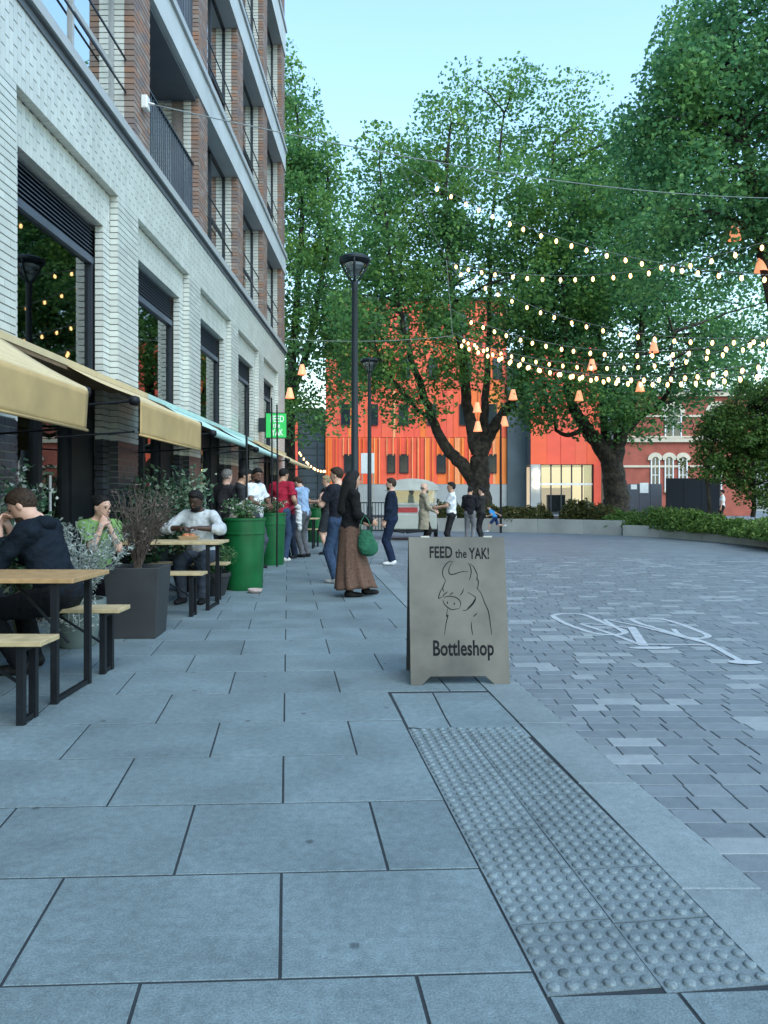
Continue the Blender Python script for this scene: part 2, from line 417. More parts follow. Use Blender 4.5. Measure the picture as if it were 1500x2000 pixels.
# cut pieces around the blister paving
for px in ([(796, 1420), (868, 1398), (845, 1352.8), (763, 1353.5)], [(868, 1398), (967, 1364), (955, 1352), (845, 1352.8)],
           [(796, 1420), (884, 1426), (868, 1398)], [(868, 1398), (884, 1426), (1039, 1439), (967, 1364)]):
    slab([gp(*p) for p in px])
for u, u2 in ((0.655, 0.99), (0.99, 1.262)):
    slab([UW(u, 1.41), UW(u2, 1.41), UW(u2, 1.917), UW(u, 1.917)])
def blister_mesh(w, l):
    b = MB(); b.box(-w/2, w/2, -l/2, l/2, -0.03, 0.0)
    for i in range(6):
        for j in range(6):
            b.lathe([(0.0175, 0.0), (0.0165, 0.0055), (0.0115, 0.0085)], (-w/2+(i+.5)*w/6, -l/2+(j+.5)*l/6, 0), 10)
    return b
tm = None
for r in range(7):
    for cidx in range(2):
        u = 0.652+0.3075*cidx+0.153; w = 1.925+0.3225*r+0.16
        if tm is None:
            o = blister_mesh(0.302, 0.317).build('tactile_slab', m_tact, pave); smooth_by_angle(o, 50); tm = o.data
        else:
            o = bpy.data.objects.new('tactile_slab', tm); COL.objects.link(o); o.parent = pave
        x, y = UW(u, w); o.location = (x, y, random.uniform(-.001, .001)); o.rotation_euler = (0, 0, R(7.1))

# setts: the 300 that show largest are separate, the rest one mass
sett_boxes = []
y = 1.0; row = 0
while y < 16.5:
    x = XK(y)+KW+0.008+random.uniform(0, .05); lim = 0.56*y+1.2
    first = True
    while x < lim:
        l = random.choice((0.17, 0.2, 0.24, 0.27, 0.30))
        if first: x = XK(y+0.066)+KW+0.006; l = random.uniform(.1, .27); first = False
        sett_boxes.append((x+l/2, y+0.066, l-0.006)); x += l
    y += 0.132; row += 1
inview = [s for s in sett_boxes if 0 < s[0]/s[1]*1500+750 < 1530 and s[1] > 2.2]
inview.sort(key=lambda s: s[1])
near = set(inview[:296])
proto = {}
rest = MB()
for s in sett_boxes:
    z = random.uniform(-.0015, .001); l = s[2]
    if s in near:
        key = round(l, 2)
        if key not in proto:
            o = MB().prism([(-l/2, -.0627), (l/2, -.0627), (l/2, .0627), (-l/2, .0627)], -0.04, 0, 0.0025).build('sett', m_sett, road); proto[key] = o.data
        else:
            o = bpy.data.objects.new('sett', proto[key]); COL.objects.link(o); o.parent = road
        o.location = (s[0], s[1], z-0.004)
    else:
        h = 0.0627
        rest.prism([(s[0]-l/2, s[1]-h), (s[0]+l/2, s[1]-h), (s[0]+l/2, s[1]+h), (s[0]-l/2, s[1]+h)], -0.04, z-0.004, 0.0025)
tag(rest.build('sett_field', m_sett_i, road), kind='stuff')

# painted bicycle symbol on the setts
def zb(p): return gp(980+p[0]/2.885, 1020+p[1]/2.885)
bike = MB()
def closed(pts): return pts+[pts[0]]
def smoothline(pts, n=6):
    P = [Vector((*p, 0)) for p in pts]; out = []
    for i in range(len(P)-1):
        p0, p1, p2, p3 = P[max(i-1, 0)], P[i], P[i+1], P[min(i+2, len(P)-1)]
        for k in range(n):
            t = k/n
            out.append(0.5*((2*p1)+(-p0+p2)*t+(2*p0-5*p1+4*p2-p3)*t*t+(-p0+3*p1-3*p2+p3)*t**3))
    out.append(P[-1]); return [(p.x, p.y) for p in out]
strokes = [
 ([(285, 525), (340, 515), (450, 518), (530, 545), (610, 580), (680, 605), (695, 620), (650, 632), (560, 630), (490, 615), (400, 585), (330, 555), (285, 525)], .075, 1),
 ([(725, 545), (780, 539), (900, 545), (980, 565), (1080, 600), (1160, 635), (1140, 650), (1090, 652), (1010, 640), (930, 615), (850, 590), (780, 570), (725, 545)], .075, 1),
 ([(965, 600), (1000, 630), (1050, 650)], .06, 1), ([(440, 570), (600, 578), (720, 595)], .05, 0), ([(445, 572), (620, 628), (790, 692)], .06, 0),
 ([(580, 550), (690, 622)], .05, 0), ([(570, 548), (645, 550)], .05, 0), ([(610, 552), (760, 582)], .05, 0), ([(730, 590), (800, 695)], .10, 0),
 ([(760, 580), (1160, 682)], .06, 0), ([(800, 687), (1170, 692)], .06, 0), ([(1070, 650), (1180, 690), (1370, 795)], .07, 0)]
for i, (p, w, sm) in enumerate(strokes):
    q = [zb(k) for k in p]
    bike.ribbon(smoothline(q) if sm else q, w*.8, -0.0012+0.0002*i)
def disc(c, rx, ry, z, ang=0):
    n = 20; bike.add([(c[0]+rx*math.cos(2*math.pi*k/n), c[1]+ry*math.sin(2*math.pi*k/n), z) for k in range(n)], [tuple(range(n))])
c = zb((842, 708)); disc(c, .19, .055, 0.0014)
c = zb((1370, 788)); disc(c, .13, .075, 0.0016)
tag(bike.build('bicycle_marking', m_paint, None), 'white painted bicycle symbol on the grey road setts', 'road marking')

# ------------------------------------------------------------------ the long brick building on the left
DF = 3.4; SH = 0.012
def FX(d, y): return -DF+SH*y+d
def fbox(mb, d0, d1, y0, y1, z0, z1):
    return mb.add([(FX(d0, y0), y0, z0), (FX(d1, y0), y0, z0), (FX(d1, y1), y1, z0), (FX(d0, y1), y1, z0),
                   (FX(d0, y0), y0, z1), (FX(d1, y0), y0, z1), (FX(d1, y1), y1, z1), (FX(d0, y1), y1, z1)], BOXF)
bld = empty('brick_building', (FX(0, 12), 12, 0), 'long white and brown brick building with shopfronts and upper floors on the left', 'building')
def part(mb, name, mat, parent=bld, **k): return mb.build(name, mat, parent, **k)

LB = 0.215; CH = 0.075; G = 0.012; GV = 0.004
white = MB(); dark = MB(); redb = MB(); singles = []
def courses(mb, d0, d1, y0, y1, z0, z1, single=False, bond=True):
    n = max(1, round((z1-z0)/CH)); ch = (z1-z0)/n
    for i in range(n):
        za = z0+i*ch+G/2; zb_ = z0+(i+1)*ch-G/2
        y = y0 - (LB/2 if (i % 2 and bond) else 0)
        while y < y1-0.01:
            ya, yb = max(y, y0), min(y+LB, y1)
            if yb-ya > 0.02:
                if single: singles.append((d0, d1, ya+GV/2, yb-GV/2, za, zb_))
                else: fbox(mb, d0, d1, ya+GV/2, yb-GV/2, za, zb_)
            y += LB
def soldiers(mb, d0, d1, y0, y1, z0, z1):
    n = round((y1-y0)/CH); w = (y1-y0)/n
    for i in range(n):
        ya, yb = y0+i*w+0.003, y0+(i+1)*w-0.003
        z = z0 - (0.11 if i % 2 else 0.0)
        while z < z1-0.01:
            za, zb_ = max(z, z0), min(z+0.215, z1)
            if zb_-za > 0.02: fbox(mb, d0, d1, ya, yb, za+(0.005 if za > z0 else 0), zb_-(0.005 if zb_ < z1 else 0))
            z += 0.22
OPEN = [(6.94+3.31*k, 6.94+3.31*k+2.55) for k in range(-2, 5)]     # street-level openings
PIERS = []
prev = -2.5
for a, c in OPEN: PIERS.append((prev, a)); prev = c
PIERS.append((prev, 24.06))
ZB, ZL1, ZL0, ZC0, ZC1 = 1.97, 4.55, 5.0, 5.75, 5.96
for i, (a, c) in enumerate(PIERS):
    sg = i in (2, 3)
    lo = a if i else a
    courses(white, -0.10, 0.0, a, c, ZB, ZL0, single=sg)
    courses(dark, -0.10, 0.0, a, c, 0.02, ZB)
    if i > 0:                      # inner step on both sides of the opening
        courses(white, -0.20, -0.102, a-0.22, a+0.05, ZB, ZL1+.45 if False else ZL1)
        courses(dark, -0.20, -0.102, a-0.22, a+0.05, 0.02, ZB)
    if i < len(PIERS)-1:
        courses(white, -0.20, -0.102, c-0.05, c+0.22, ZB, ZL1)
        courses(dark, -0.20, -0.102, c-0.05, c+0.22, 0.02, ZB)
    m = MB(); fbox(m, -0.3, -0.011, a+.012, c-.012, 0.0, ZL0); part(m, 'pier_core', m_mortar)
soldiers(white, -0.10, 0.0, -2.5, 24.06, ZL0, ZC0)
m = MB(); fbox(m, -0.55, -0.008, -2.5+.01, 24.05, ZL0+0.02, ZC0); part(m, 'lintel_core', m_mortar_l)
for a, c in OPEN:
    soldiers(white, -0.20, -0.102, a, c, ZL1, ZL0)
    m = MB(); fbox(m, -0.55, -0.108, a, c, ZL1+0.015, ZL0-0.005); part(m, 'lintel_core', m_mortar_l)
    # cornice and louvre, frame and pane of each big window
    wnd = empty('window', (FX(-.25, (a+c)/2), (a+c)/2, 2.7)); wnd.parent = bld
    wnd.location = Vector(wnd.location)-Vector(bld.location)
    ya, yb = a+0.22, c-0.22
    m = MB(); fbox(m, -0.40, -0.26, ya, yb, 4.15, ZL1); part(m, 'louvre_box', m_dframe, wnd)
    m = MB(); fbox(m, -0.30, -0.215, ya, yb, 4.08, 4.16); part(m, 'transom', m_louv, wnd)
    nl = 8
    for j in range(nl):
        z = 4.17+j*(ZL1-4.18)/nl
        m = MB(); m.add([(FX(-.225, ya), ya, z), (FX(-.265, ya), ya, z+.043), (FX(-.265, yb), yb, z+.043), (FX(-.225, yb), yb, z),
                         (FX(-.225, ya), ya, z-.006), (FX(-.225, yb), yb, z-.006)], [(0, 3, 2, 1), (0, 4, 5, 3)]); part(m, 'louvre_slat', m_louv, wnd)
    m = MB()
    for y0, y1, z0, z1 in ((ya, ya+.06, 2.72, 4.08), (yb-.06, yb, 2.72, 4.08), (ya, yb, 2.70, 2.75)):
        fbox(m, -0.30, -0.22, y0, y1, z0, z1)
    part(m, 'frame', m_dframe, wnd)
    m = MB(); fbox(m, -0.268, -0.262, ya+.05, yb-.05, 2.74, 4.09); part(m, 'pane', m_glass, wnd)
    m = MB(); fbox(m, -0.32, 0.035, a-.02, c-.02 if c < 20 else c, 2.672, 2.70); part(m, 'sill', m_black, wnd)
# cornice
m = MB(); fbox(m, -0.5, 0.018, -2.5, 24.07, ZC0+.002, 5.83); fbox(m, -0.5, 0.06, -2.5, 24.09, 5.832, 5.845); part(m, 'cornice_flashing', m_soffit)
m = MB(); fbox(m, -0.9, 0.075, -2.5, 24.10, 5.847, ZC1); part(m, 'cornice', m_lip)

# single bricks of the two nearest piers as parts
bm_cache = {}
for s in singles:
    d0, d1, y0, y1, z0, z1 = s
    key = round(y1-y0, 3)
    if key not in bm_cache:
        l = y1-y0; h = (z1-z0)
        o = MB().box(-(d1-d0)/2, (d1-d0)/2, -l/2, l/2, -h/2, h/2).build('brick', m_wbrick_o, bld, origin=(0, 0, 0)); bm_cache[key] = o.data
    else:
        o = bpy.data.objects.new('brick', bm_cache[key]); COL.objects.link(o); o.parent = bld
    yc = (y0+y1)/2
    o.location = Vector((FX((d0+d1)/2, yc)+random.uniform(-.001, .001), yc, (z0+z1)/2)) - Vector(bld.location)
    o.rotation_euler = (0, 0, -math.atan(SH))

# upper storeys
FLOORS = [(5.96, 8.27, 8.90), (8.90, 11.52, 12.23), (12.23, 15.10, 16.0), (16.0, 18.6, 19.2)]
UP = [3.42+3.33*k for k in range(-2, 7)]
for fi, (z0, z1, z2) in enumerate(FLOORS):
    m = MB(); fbox(m, -2.6, 0.03, -3.3, 24.08, z1, z2-0.12); part(m, 'floor_band', m_conc)
    m = MB(); fbox(m, -2.6, 0.075, -3.3, 24.12, z2-0.118, z2); part(m, 'band_coping', m_lip)
    for k, y in enumerate(UP):
        y1 = min(y+0.66, 24.05)
        courses(redb, -0.13, 0.0, y, y1, z0, z1)
        m = MB(); fbox(m, -0.47, -0.012, y+.02, y1-.02, z0, z1-.002); part(m, 'pier_core', m_mortar_b)
        courses(white, -0.262, -0.132, y-.004, y+0.20, z0, z1, bond=False)
        courses(white, -0.60, -0.264, y+.03, y+0.20, z0, z1, bond=False)
        courses(white, -0.60, -0.132, y1-0.2, y1+.004, z0, z1, bond=False)
        if k == len(UP)-1: continue
        ya, yb = y1+.005, UP[k+1]-.005
        if k == 4 and fi in (0, 1):
            # recessed balcony with a bar railing
            courses(white, -1.3, -0.604, yb+0.003, yb+0.15, z0, z1, bond=False)
            m = MB(); fbox(m, -2.5, -2.3, ya-.3, yb+.3, z0, z1); part(m, 'balcony_wall', m_soffit)
            m = MB(); fbox(m, -2.4, -0.6, ya-.2, ya-.01, z0, z1); fbox(m, -2.4, -1.3, yb+.0, yb+.2, z0, z1); part(m, 'balcony_wall', m_soffit)
            m = MB(); fbox(m, -2.5, -0.05, ya, yb, z1-.06, z1-.003); part(m, 'balcony_ceiling', m_soffit)
            rl = empty('balcony_railing', (FX(-.1, (ya+yb)/2), (ya+yb)/2, z0)); rl.parent = bld
            rl.location = Vector(rl.location)-Vector(bld.location)
            m = MB(); fbox(m, -.125, -.075, ya, yb, z0+1.12, z0+1.15); fbox(m, -.115, -.085, ya, yb, z0+.05, z0+.075); part(m, 'rail', m_dframe, rl)
            nb = 26
            for j in range(nb):
                yy = ya+(j+.5)*(yb-ya)/nb
                m = MB(); fbox(m, -.108, -.092, yy-.022, yy+.010, z0+.07, z0+1.125); part(m, 'bar', m_louv, rl)
            continue
        wnd = empty('window', (FX(-.3, (ya+yb)/2), (ya+yb)/2, z0)); wnd.parent = bld
        wnd.location = Vector(wnd.location)-Vector(bld.location)
        m = MB()
        ms = [ya, ya+(yb-ya)*0.52, yb]
        for q in ms: fbox(m, -.33, -.265, max(ya, q-.03), min(yb, q+.03), z0, z1-.003)
        fbox(m, -.33, -.268, ya, yb, z0, z0+.06); fbox(m, -.33, -.268, ya, yb, z1-.07, z1-.004)
        fbox(m, -.33, -.272, ms[1], yb, z0+.92, z0+.99)
        part(m, 'frame', m_lip if fi == 0 and k == 3 else m_dframe, wnd)
        for q0, q1 in ((ms[0], ms[1]), (ms[1], ms[2])):
            m = MB(); fbox(m, -.302, -.296, q0+.025, q1-.03, z0+.05, z1-.06); part(m, 'pane', m_glass2, wnd)
        m = MB()
        for zz in (0.62, 1.05): fbox(m, -.12, -.10, ya, yb, z0+zz, z0+zz+.02)
        part(m, 'guard_rail', m_dframe, wnd)
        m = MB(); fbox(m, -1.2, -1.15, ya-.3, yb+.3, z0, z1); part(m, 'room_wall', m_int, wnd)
tag(part(white, 'white_brickwork', m_wbrick), kind='stuff')
tag(part(dark, 'dark_brickwork', m_dbrick), kind='stuff')
tag(part(redb, 'brown_brickwork', m_rbrick), kind='stuff')
m = MB(); fbox(m, -14, -2.62, -3.3, 23.9, 5.98, 19.3); part(m, 'building_core', m_mortar_b)
m = MB(); fbox(m, -2.64, -0.02, 23.95, 24.06, 6.0, 19.1); fbox(m, -14, -0.3, 23.9, 24.0, 0, 5.97); part(m, 'end_wall', m_mortar_b)
m = MB(); fbox(m, -14, 0.1, -3.3, 24.2, 19.2, 19.5); part(m, 'roof', m_lip)

# street level: rooms behind the shopfronts
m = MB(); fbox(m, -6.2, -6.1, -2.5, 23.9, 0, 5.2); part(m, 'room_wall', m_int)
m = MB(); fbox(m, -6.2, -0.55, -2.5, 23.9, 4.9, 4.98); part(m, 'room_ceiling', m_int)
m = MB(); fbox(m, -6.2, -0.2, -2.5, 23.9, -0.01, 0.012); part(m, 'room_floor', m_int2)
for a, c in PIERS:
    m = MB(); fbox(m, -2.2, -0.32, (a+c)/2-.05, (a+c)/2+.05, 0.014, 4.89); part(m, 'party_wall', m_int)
m_warm = emit_mat('warm lamp', (1.0, 0.62, 0.34), 5.0)
m_white = emit_mat('cool lamp', (1.0, 0.93, 0.75), 4.0)
for i, (a, c) in enumerate(OPEN):
    sf = empty('shopfront', (FX(-.3, (a+c)/2), (a+c)/2, 0)); sf.parent = bld; sf.location = Vector(sf.location)-Vector(bld.location)
    ya, yb = a+.22, c-.22
    m = MB(); fbox(m, -.42, -.22, yb-.62, yb, 0.01, 2.67); part(m, 'black_panel', m_black, sf)
    m = MB(); fbox(m, -.36, -.24, ya, yb-.62, 2.28, 2.67); part(m, 'fascia', m_black, sf)
    m = MB()
    for y0, y1 in ((ya, ya+.07), (ya+.74, ya+.83), (yb-.69, yb-.62)): fbox(m, -.36, -.25, y0, y1, .01, 2.28)
    fbox(m, -.36, -.25, ya, yb-.62, .01, .16); fbox(m, -.35, -.26, ya, yb-.62, 2.2, 2.281)
    part(m, 'door_frame', m_black, sf)
    for y0, y1 in ((ya+.06, ya+.75), (ya+.82, yb-.68)):
        m = MB(); fbox(m, -.308, -.302, y0, y1, .15, 2.21); part(m, 'pane', m_glass, sf)
    m = MB(); m.tube([(FX(-.2, ya+.9), ya+.9, .8), (FX(-.2, ya+.9), ya+.9, 1.5)], .014); part(m, 'door_handle', m_lip, sf)
    if i >= 1:
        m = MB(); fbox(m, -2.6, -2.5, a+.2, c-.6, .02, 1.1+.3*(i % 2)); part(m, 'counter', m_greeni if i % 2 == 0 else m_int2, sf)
        # pendant lamps inside
        for j in range(3):
            yy = a+.5+.7*j
            m = MB(); m.tube([(FX(-1.9, yy), yy, 3.3+.1*j), (FX(-1.9, yy), yy, 4.9)], .006, 5); part(m, 'lamp_cord', m_black, sf)
            m = MB(); m.sphere((FX(-1.9, yy), yy, 3.22+.1*j), .09 if i == 3 else .045, 12, 8); part(m, 'lamp_globe', m_warm if i != 2 else m_white, sf, smooth=True)
    if i == 3:
        m = MB(); m.box(FX(-.8, c), FX(-.76, c), a+.55, a+.95, 2.75, 3.35); part(m, 'lit_panel', m_white, sf)
# ------------------------------------------------------------------ awnings
m_wood = M('pale pine board', (0.46, 0.36, 0.20), 0.55, 0.12, 14, 0.15, 40, bdist=0.002)
m_wood_o = M('oiled pine board', (0.40, 0.25, 0.115), 0.5, 0.12, 14, 0.15, 40, bdist=0.002)
m_green = M('green enamel tub', (0.006, 0.105, 0.030), 0.42, 0.14, 4, 0.05, 20, spec=.35)
m_soil = M('soil', (0.03, 0.022, 0.016), 0.95, 0.3, 30, 0.6, 40)
m_char = M('charcoal fibre planter', (0.026, 0.029, 0.032), 0.6, 0.15, 3, 0.15, 90, bdist=0.003)
m_board = M('grey plywood sign board', (0.112, 0.105, 0.084), 0.55, 0.28, 2.4, 0.1, 60, stain=(3.5, 0.58, 0.80), bdist=0.002)
m_boarde = M('dark board back', (0.05, 0.05, 0.05), 0.7, 0.2, 6)
m_ink = M('black lettering paint', (0.010, 0.010, 0.012), 0.8, 0.2, 30, spec=.15)
m_pole = M('anthracite lamp post', (0.012, 0.020, 0.026), 0.45, 0.12, 3, spec=.3)
m_cable = M('grey cable', (0.20, 0.23, 0.23), 0.5, 0.1, 5)
m_steel = M('galvanised steel', (0.55, 0.56, 0.55), 0.35, 0.1, 6, metal=0.8)
m_whitep = M('white plastic', (0.75, 0.77, 0.75), 0.4, 0.05, 6)
m_bulb = emit_mat('festoon bulb glow', (1.0, 0.58, 0.22), 2.2)
m_shade = emit_mat('lit fabric shade', (1.0, 0.40, 0.20), 0.30)
m_glassclear = glass_mat('clear lantern glass', (0.9, 0.94, 0.94), 0.05)
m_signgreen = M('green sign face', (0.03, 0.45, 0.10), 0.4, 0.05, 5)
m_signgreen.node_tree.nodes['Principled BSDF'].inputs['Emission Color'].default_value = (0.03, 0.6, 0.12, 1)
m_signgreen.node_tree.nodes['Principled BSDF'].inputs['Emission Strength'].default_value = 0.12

def cloth_sheet(p00, p10, p01, p11, nu, nv, disp, th=0.004):
    """quad patch with displacement function disp(u,v)->Vector, two-sided thickness"""
    p00, p10, p01, p11 = map(Vector, (p00, p10, p01, p11)); vs = []
    nrm = (p10-p00).cross(p01-p00).normalized()
    for s in (0, 1):
        for j in range(nv+1):
            for i in range(nu+1):
                u, v = i/nu, j/nv
                p = (p00*(1-u)+p10*u)*(1-v)+(p01*(1-u)+p11*u)*v
                vs.append(p+disp(u, v)-nrm*th*s)
    N = (nu+1)*(nv+1); fs = []
    for j in range(nv):
        for i in range(nu):
            a = j*(nu+1)+i; q = (a, a+1, a+nu+2, a+nu+1); fs.append(q); fs.append(tuple(N+k for k in reversed(q)))
    rim = [i for i in range(nu+1)]+[(j+1)*(nu+1)-1 for j in range(1, nv+1)]+[nv*(nu+1)+i for i in range(nu-1, -1, -1)]+[j*(nu+1) for j in range(nv-1, 0, -1)]
    for a, b_ in zip(rim, rim[1:]+rim[:1]): fs.append((b_, a, N+a, N+b_))
    return MB().add(vs, fs)

def awning(y0, y1, ext, zbar, fab, val, vh, label, c0, c1):
    t = empty('awning', (FX(0, (y0+y1)/2), (y0+y1)/2, 2.2), label, 'awning', 'awnings over the shopfronts')
    m = MB(); fbox(m, 0.002, 0.115, c0, c1, 2.60, 2.665); m.build('cassette', fab, t)
    m = MB(); fbox(m, -0.2, 0.105, c0+.01, c1-.01, 2.56, 2.598); m.build('soffit_board', m_brown, t)
    zw = 2.60
    sag = lambda u, v: Vector((0, 0, -0.02*math.sin(math.pi*v)+0.004*math.sin(9*u)*math.sin(math.pi*v)))
    o = cloth_sheet((FX(.10, y0), y0, zw), (FX(.10, y1), y1, zw), (FX(ext, y0), y0, zbar+.045), (FX(ext, y1), y1, zbar+.045), 16, 8, sag).build('canopy_cloth', fab, t, smooth=True)
    m = MB(); m.tube([(FX(ext, y0), y0, zbar), (FX(ext, y1), y1, zbar)], .045, 14); o = m.build('front_bar', fab, t); smooth_by_angle(o)
    for y in (y0-.03, y1+.03):
        m = MB(); m.lathe([(.01, -.05), (.05, -.035), (.058, 0), (.05, .035), (.01, .05)], (FX(ext, y), y, zbar), 12); o = m.build('bar_end_cap', m_black, t, smooth=True)
        m = MB(); m.tube([(FX(ext, y), y, zbar), (FX(0.0, y), y, zbar-.07)], .014, 8); m.build('arm', m_black, t)
        if vh: 
            m = MB(); m.tube([(FX(ext, y), y, zbar-vh+.03), (FX(0.0, y), y, zbar-vh-.03)], .010, 8); m.build('stay_rod', m_black, t)
    if vh:
        ph = random.uniform(0, 6)
        w = lambda u, v: Vector((v*(0.012*math.sin(7*u+ph)+0.006*math.sin(17*u+2*ph)+.004*math.sin(31*u)), 0, -0.004*math.sin(13*u+ph)*v))
        cloth_sheet((FX(ext+.046, y0), y0, zbar), (FX(ext+.046, y1), y1, zbar), (FX(ext+.03, y0), y0, zbar-vh), (FX(ext+.03, y1), y1, zbar-vh), 48, 8, w).build('valance', val, t, smooth=True)
        m = MB(); m.tube([(FX(ext+.04, y0), y0, zbar-vh), (FX(ext+.04, y1), y1, zbar-vh)], .012, 6); m.build('valance_hem', val, t, smooth=True)
    return t
awning(3.4, 6.48, .78, 2.16, m_cream, m_must, .33, 'cream awning with mustard valance, nearest and cut by the left edge', 2.6, 5.9)
awning(7.75, 10.2, .80, 2.24, m_cream, m_must, .34, 'cream awning with mustard valance, second along the facade', 5.905, 10.3)
awning(11.1, 13.45, .80, 2.20, m_cream_sky, m_cream_sky, 0, 'cream awning coloured with blue-green sky reflection, without valance, next to the second mustard one', 10.305, 14.3)
awning(14.6, 17.0, .80, 2.19, m_cream_sky, m_cream_sky, 0, 'cream awning coloured with blue-green sky reflection, without valance, further along under the third window', 14.305, 18.0)
awning(18.6, 23.2, .85, 2.19, m_cream, m_must, 0, 'long cream awning at the far corner of the white building', 18.005, 23.6)

# ------------------------------------------------------------------ beer tables and benches
def make_table(L, wd, h, name, label, cat, group, boards, wood):
    t = empty(name, (0, 0, 0), label, cat, group)
    w1 = wd/boards
    for i in range(boards):
        o = MB().box(-L/2, L/2, -wd/2+i*w1+.002, -wd/2+(i+1)*w1-.002, h-.03, h).build('board', wood, t); bevel(o, .004)
    for s in (-1, 1):
        x = s*(L/2-.13)
        for q in (-1, 1):
            MB().box(x-.02, x+.02, q*(wd/2-.05)-.02, q*(wd/2-.05)+.02, 0.0, h-.032).build('leg', m_black, t)
        MB().box(x-.014, x+.014, -(wd/2-.072), wd/2-.072, .006, .034).build('foot_bar', m_black, t)
        MB().box(x-.018, x+.018, -(wd/2-.072), wd/2-.072, h-.065, h-.034).build('top_bar', m_black, t)
        MB().beam((x-s*.02, 0, h*.42), (x-s*min(.38, L*.3), 0, h-.045), .03, .008).build('brace', m_black, t)
    return t
def place(t, x, y, rz=0, label=None):
    t.location = (x, y, 0); t.rotation_euler = (0, 0, R(rz))
    if label: t['label'] = label
    return t
T1 = place(make_table(1.36, .62, .77, 'beer_table', 'nearest wooden beer table, cut by the left edge, in front of the eating man', 'table', 'beer tables', 3, m_wood_o), -2.56, 4.95)
T2 = place(make_table(1.36, .60, .77, 'beer_table', 'wooden beer table beside the nearest green tub', 'table', 'beer tables', 3, m_wood), -2.53, 8.88)
T3 = place(copy_tree(T2), -2.35, 19.6, 0, 'far wooden beer table behind the people by the last green tub')
B0 = place(make_table(1.36, .25, .47, 'beer_bench', 'nearest wooden bench at the lower left edge, before the front table', 'bench', 'beer benches', 1, m_wood), -2.56, 4.33)
for x, y, lb in ((-2.56, 5.57, 'wooden bench the man in the navy jacket sits on'), (-2.60, 8.24, 'wooden bench on the near side of the table beside the green tub'),
                 (-2.60, 9.50, 'wooden bench on the far side of the table beside the green tub'), (-2.3, 20.3, 'far wooden bench behind the last beer table')):
    place(copy_tree(B0), x, y, 0, lb)

# ------------------------------------------------------------------ plants
def leaves(centers, size, aspect=0.55, up=0.3, spread=None, droop=0.0):
    """(n,3) leaf positions -> quad leaves (folded along midrib) V,F"""
    n = len(centers); d = rng.normal(size=(n, 3)); d[:, 2] = d[:, 2]*0.6+up-droop; d /= np.linalg.norm(d, axis=1)[:, None]
    a = rng.normal(size=(n, 3)); a -= (a*d).sum(1)[:, None]*d; a /= np.linalg.norm(a, axis=1)[:, None]
    nn = np.cross(d, a)
    s = size*(0.65+0.7*rng.random(n))[:, None]
    p0 = centers-d*s*.5; p2 = centers+d*s*.5
    p1 = centers+a*s*aspect*.5+nn*s*.10; p3 = centers-a*s*aspect*.5+nn*s*.10
    V = np.stack([p0, p1, p2, p3], 1).reshape(-1, 3); F = np.arange(4*n).reshape(n, 4)
    return V, F
def leaf_part(name, pts, size, mat, parent, **k):
    V, F = leaves(np.asarray(pts), size, **k); return mesh_np(name, V, F, mat, parent)
def grow(base, n, h, spread, curve=.3, seg=6, lean=(0, 0)):
    """list of stem polylines fanning from base"""
    st = []
    for _ in range(n):
        a = random.uniform(0, 2*math.pi); r = spread*math.sqrt(random.random()); hh = h*random.uniform(.6, 1)
        p = [Vector(base)+Vector((random.uniform(-.04, .04), random.uniform(-.04, .04), 0))]
        for i in range(1, seg+1):
            t = i/seg; rr = r*(t**(1+curve))
            p.append(Vector(base)+Vector((math.cos(a)*rr+lean[0]*t*t+random.uniform(-.02, .02), math.sin(a)*rr+lean[1]*t*t+random.uniform(-.02, .02), hh*(t-.15*t*t*curve))))
        st.append(p)
    return st
def stems_part(name, sts, r0, r1, mat, parent, n=5):
    m = MB()
    for p in sts: m.tube(p, [r0+(r1-r0)*i/(len(p)-1) for i in range(len(p))], n, cap=False)
    return m.build(name, mat, parent, smooth=True)
def along(sts, k, jit, tmin=.3):
    out = []
    for p in sts:
        for _ in range(k):
            t = (tmin+(1-tmin)*random.random())*(len(p)-1); i = min(int(t), len(p)-2)
            q = p[i].lerp(p[i+1], t-i); out.append((q.x+random.gauss(0, jit), q.y+random.gauss(0, jit), q.z+random.gauss(0, jit)))
    return out
l_dark = leaf_mat('dark shrub leaf', (0.010, 0.035, 0.018), (0.022, 0.07, 0.032), (0.05, 0.12, 0.05), .2)
l_var = leaf_mat('variegated leaf', (0.03, 0.09, 0.05), (0.10, 0.19, 0.11), (0.38, 0.46, 0.34), .25)
l_silver = leaf_mat('silver leaf', (0.16, 0.20, 0.19), (0.28, 0.33, 0.31), (0.45, 0.50, 0.46), .25)
l_grass = leaf_mat('grass leaf', (0.03, 0.10, 0.04), (0.06, 0.16, 0.06), (0.16, 0.26, 0.10), .3)
l_white = leaf_mat('white flower', (0.5, 0.5, 0.46), (0.65, 0.66, 0.6), (0.75, 0.75, 0.7), .3)
m_twig = M('dry twig', (0.10, 0.075, 0.06), 0.85, 0.2, 20)
m_stem = M('green stem', (0.06, 0.08, 0.04), 0.8, 0.2, 20)

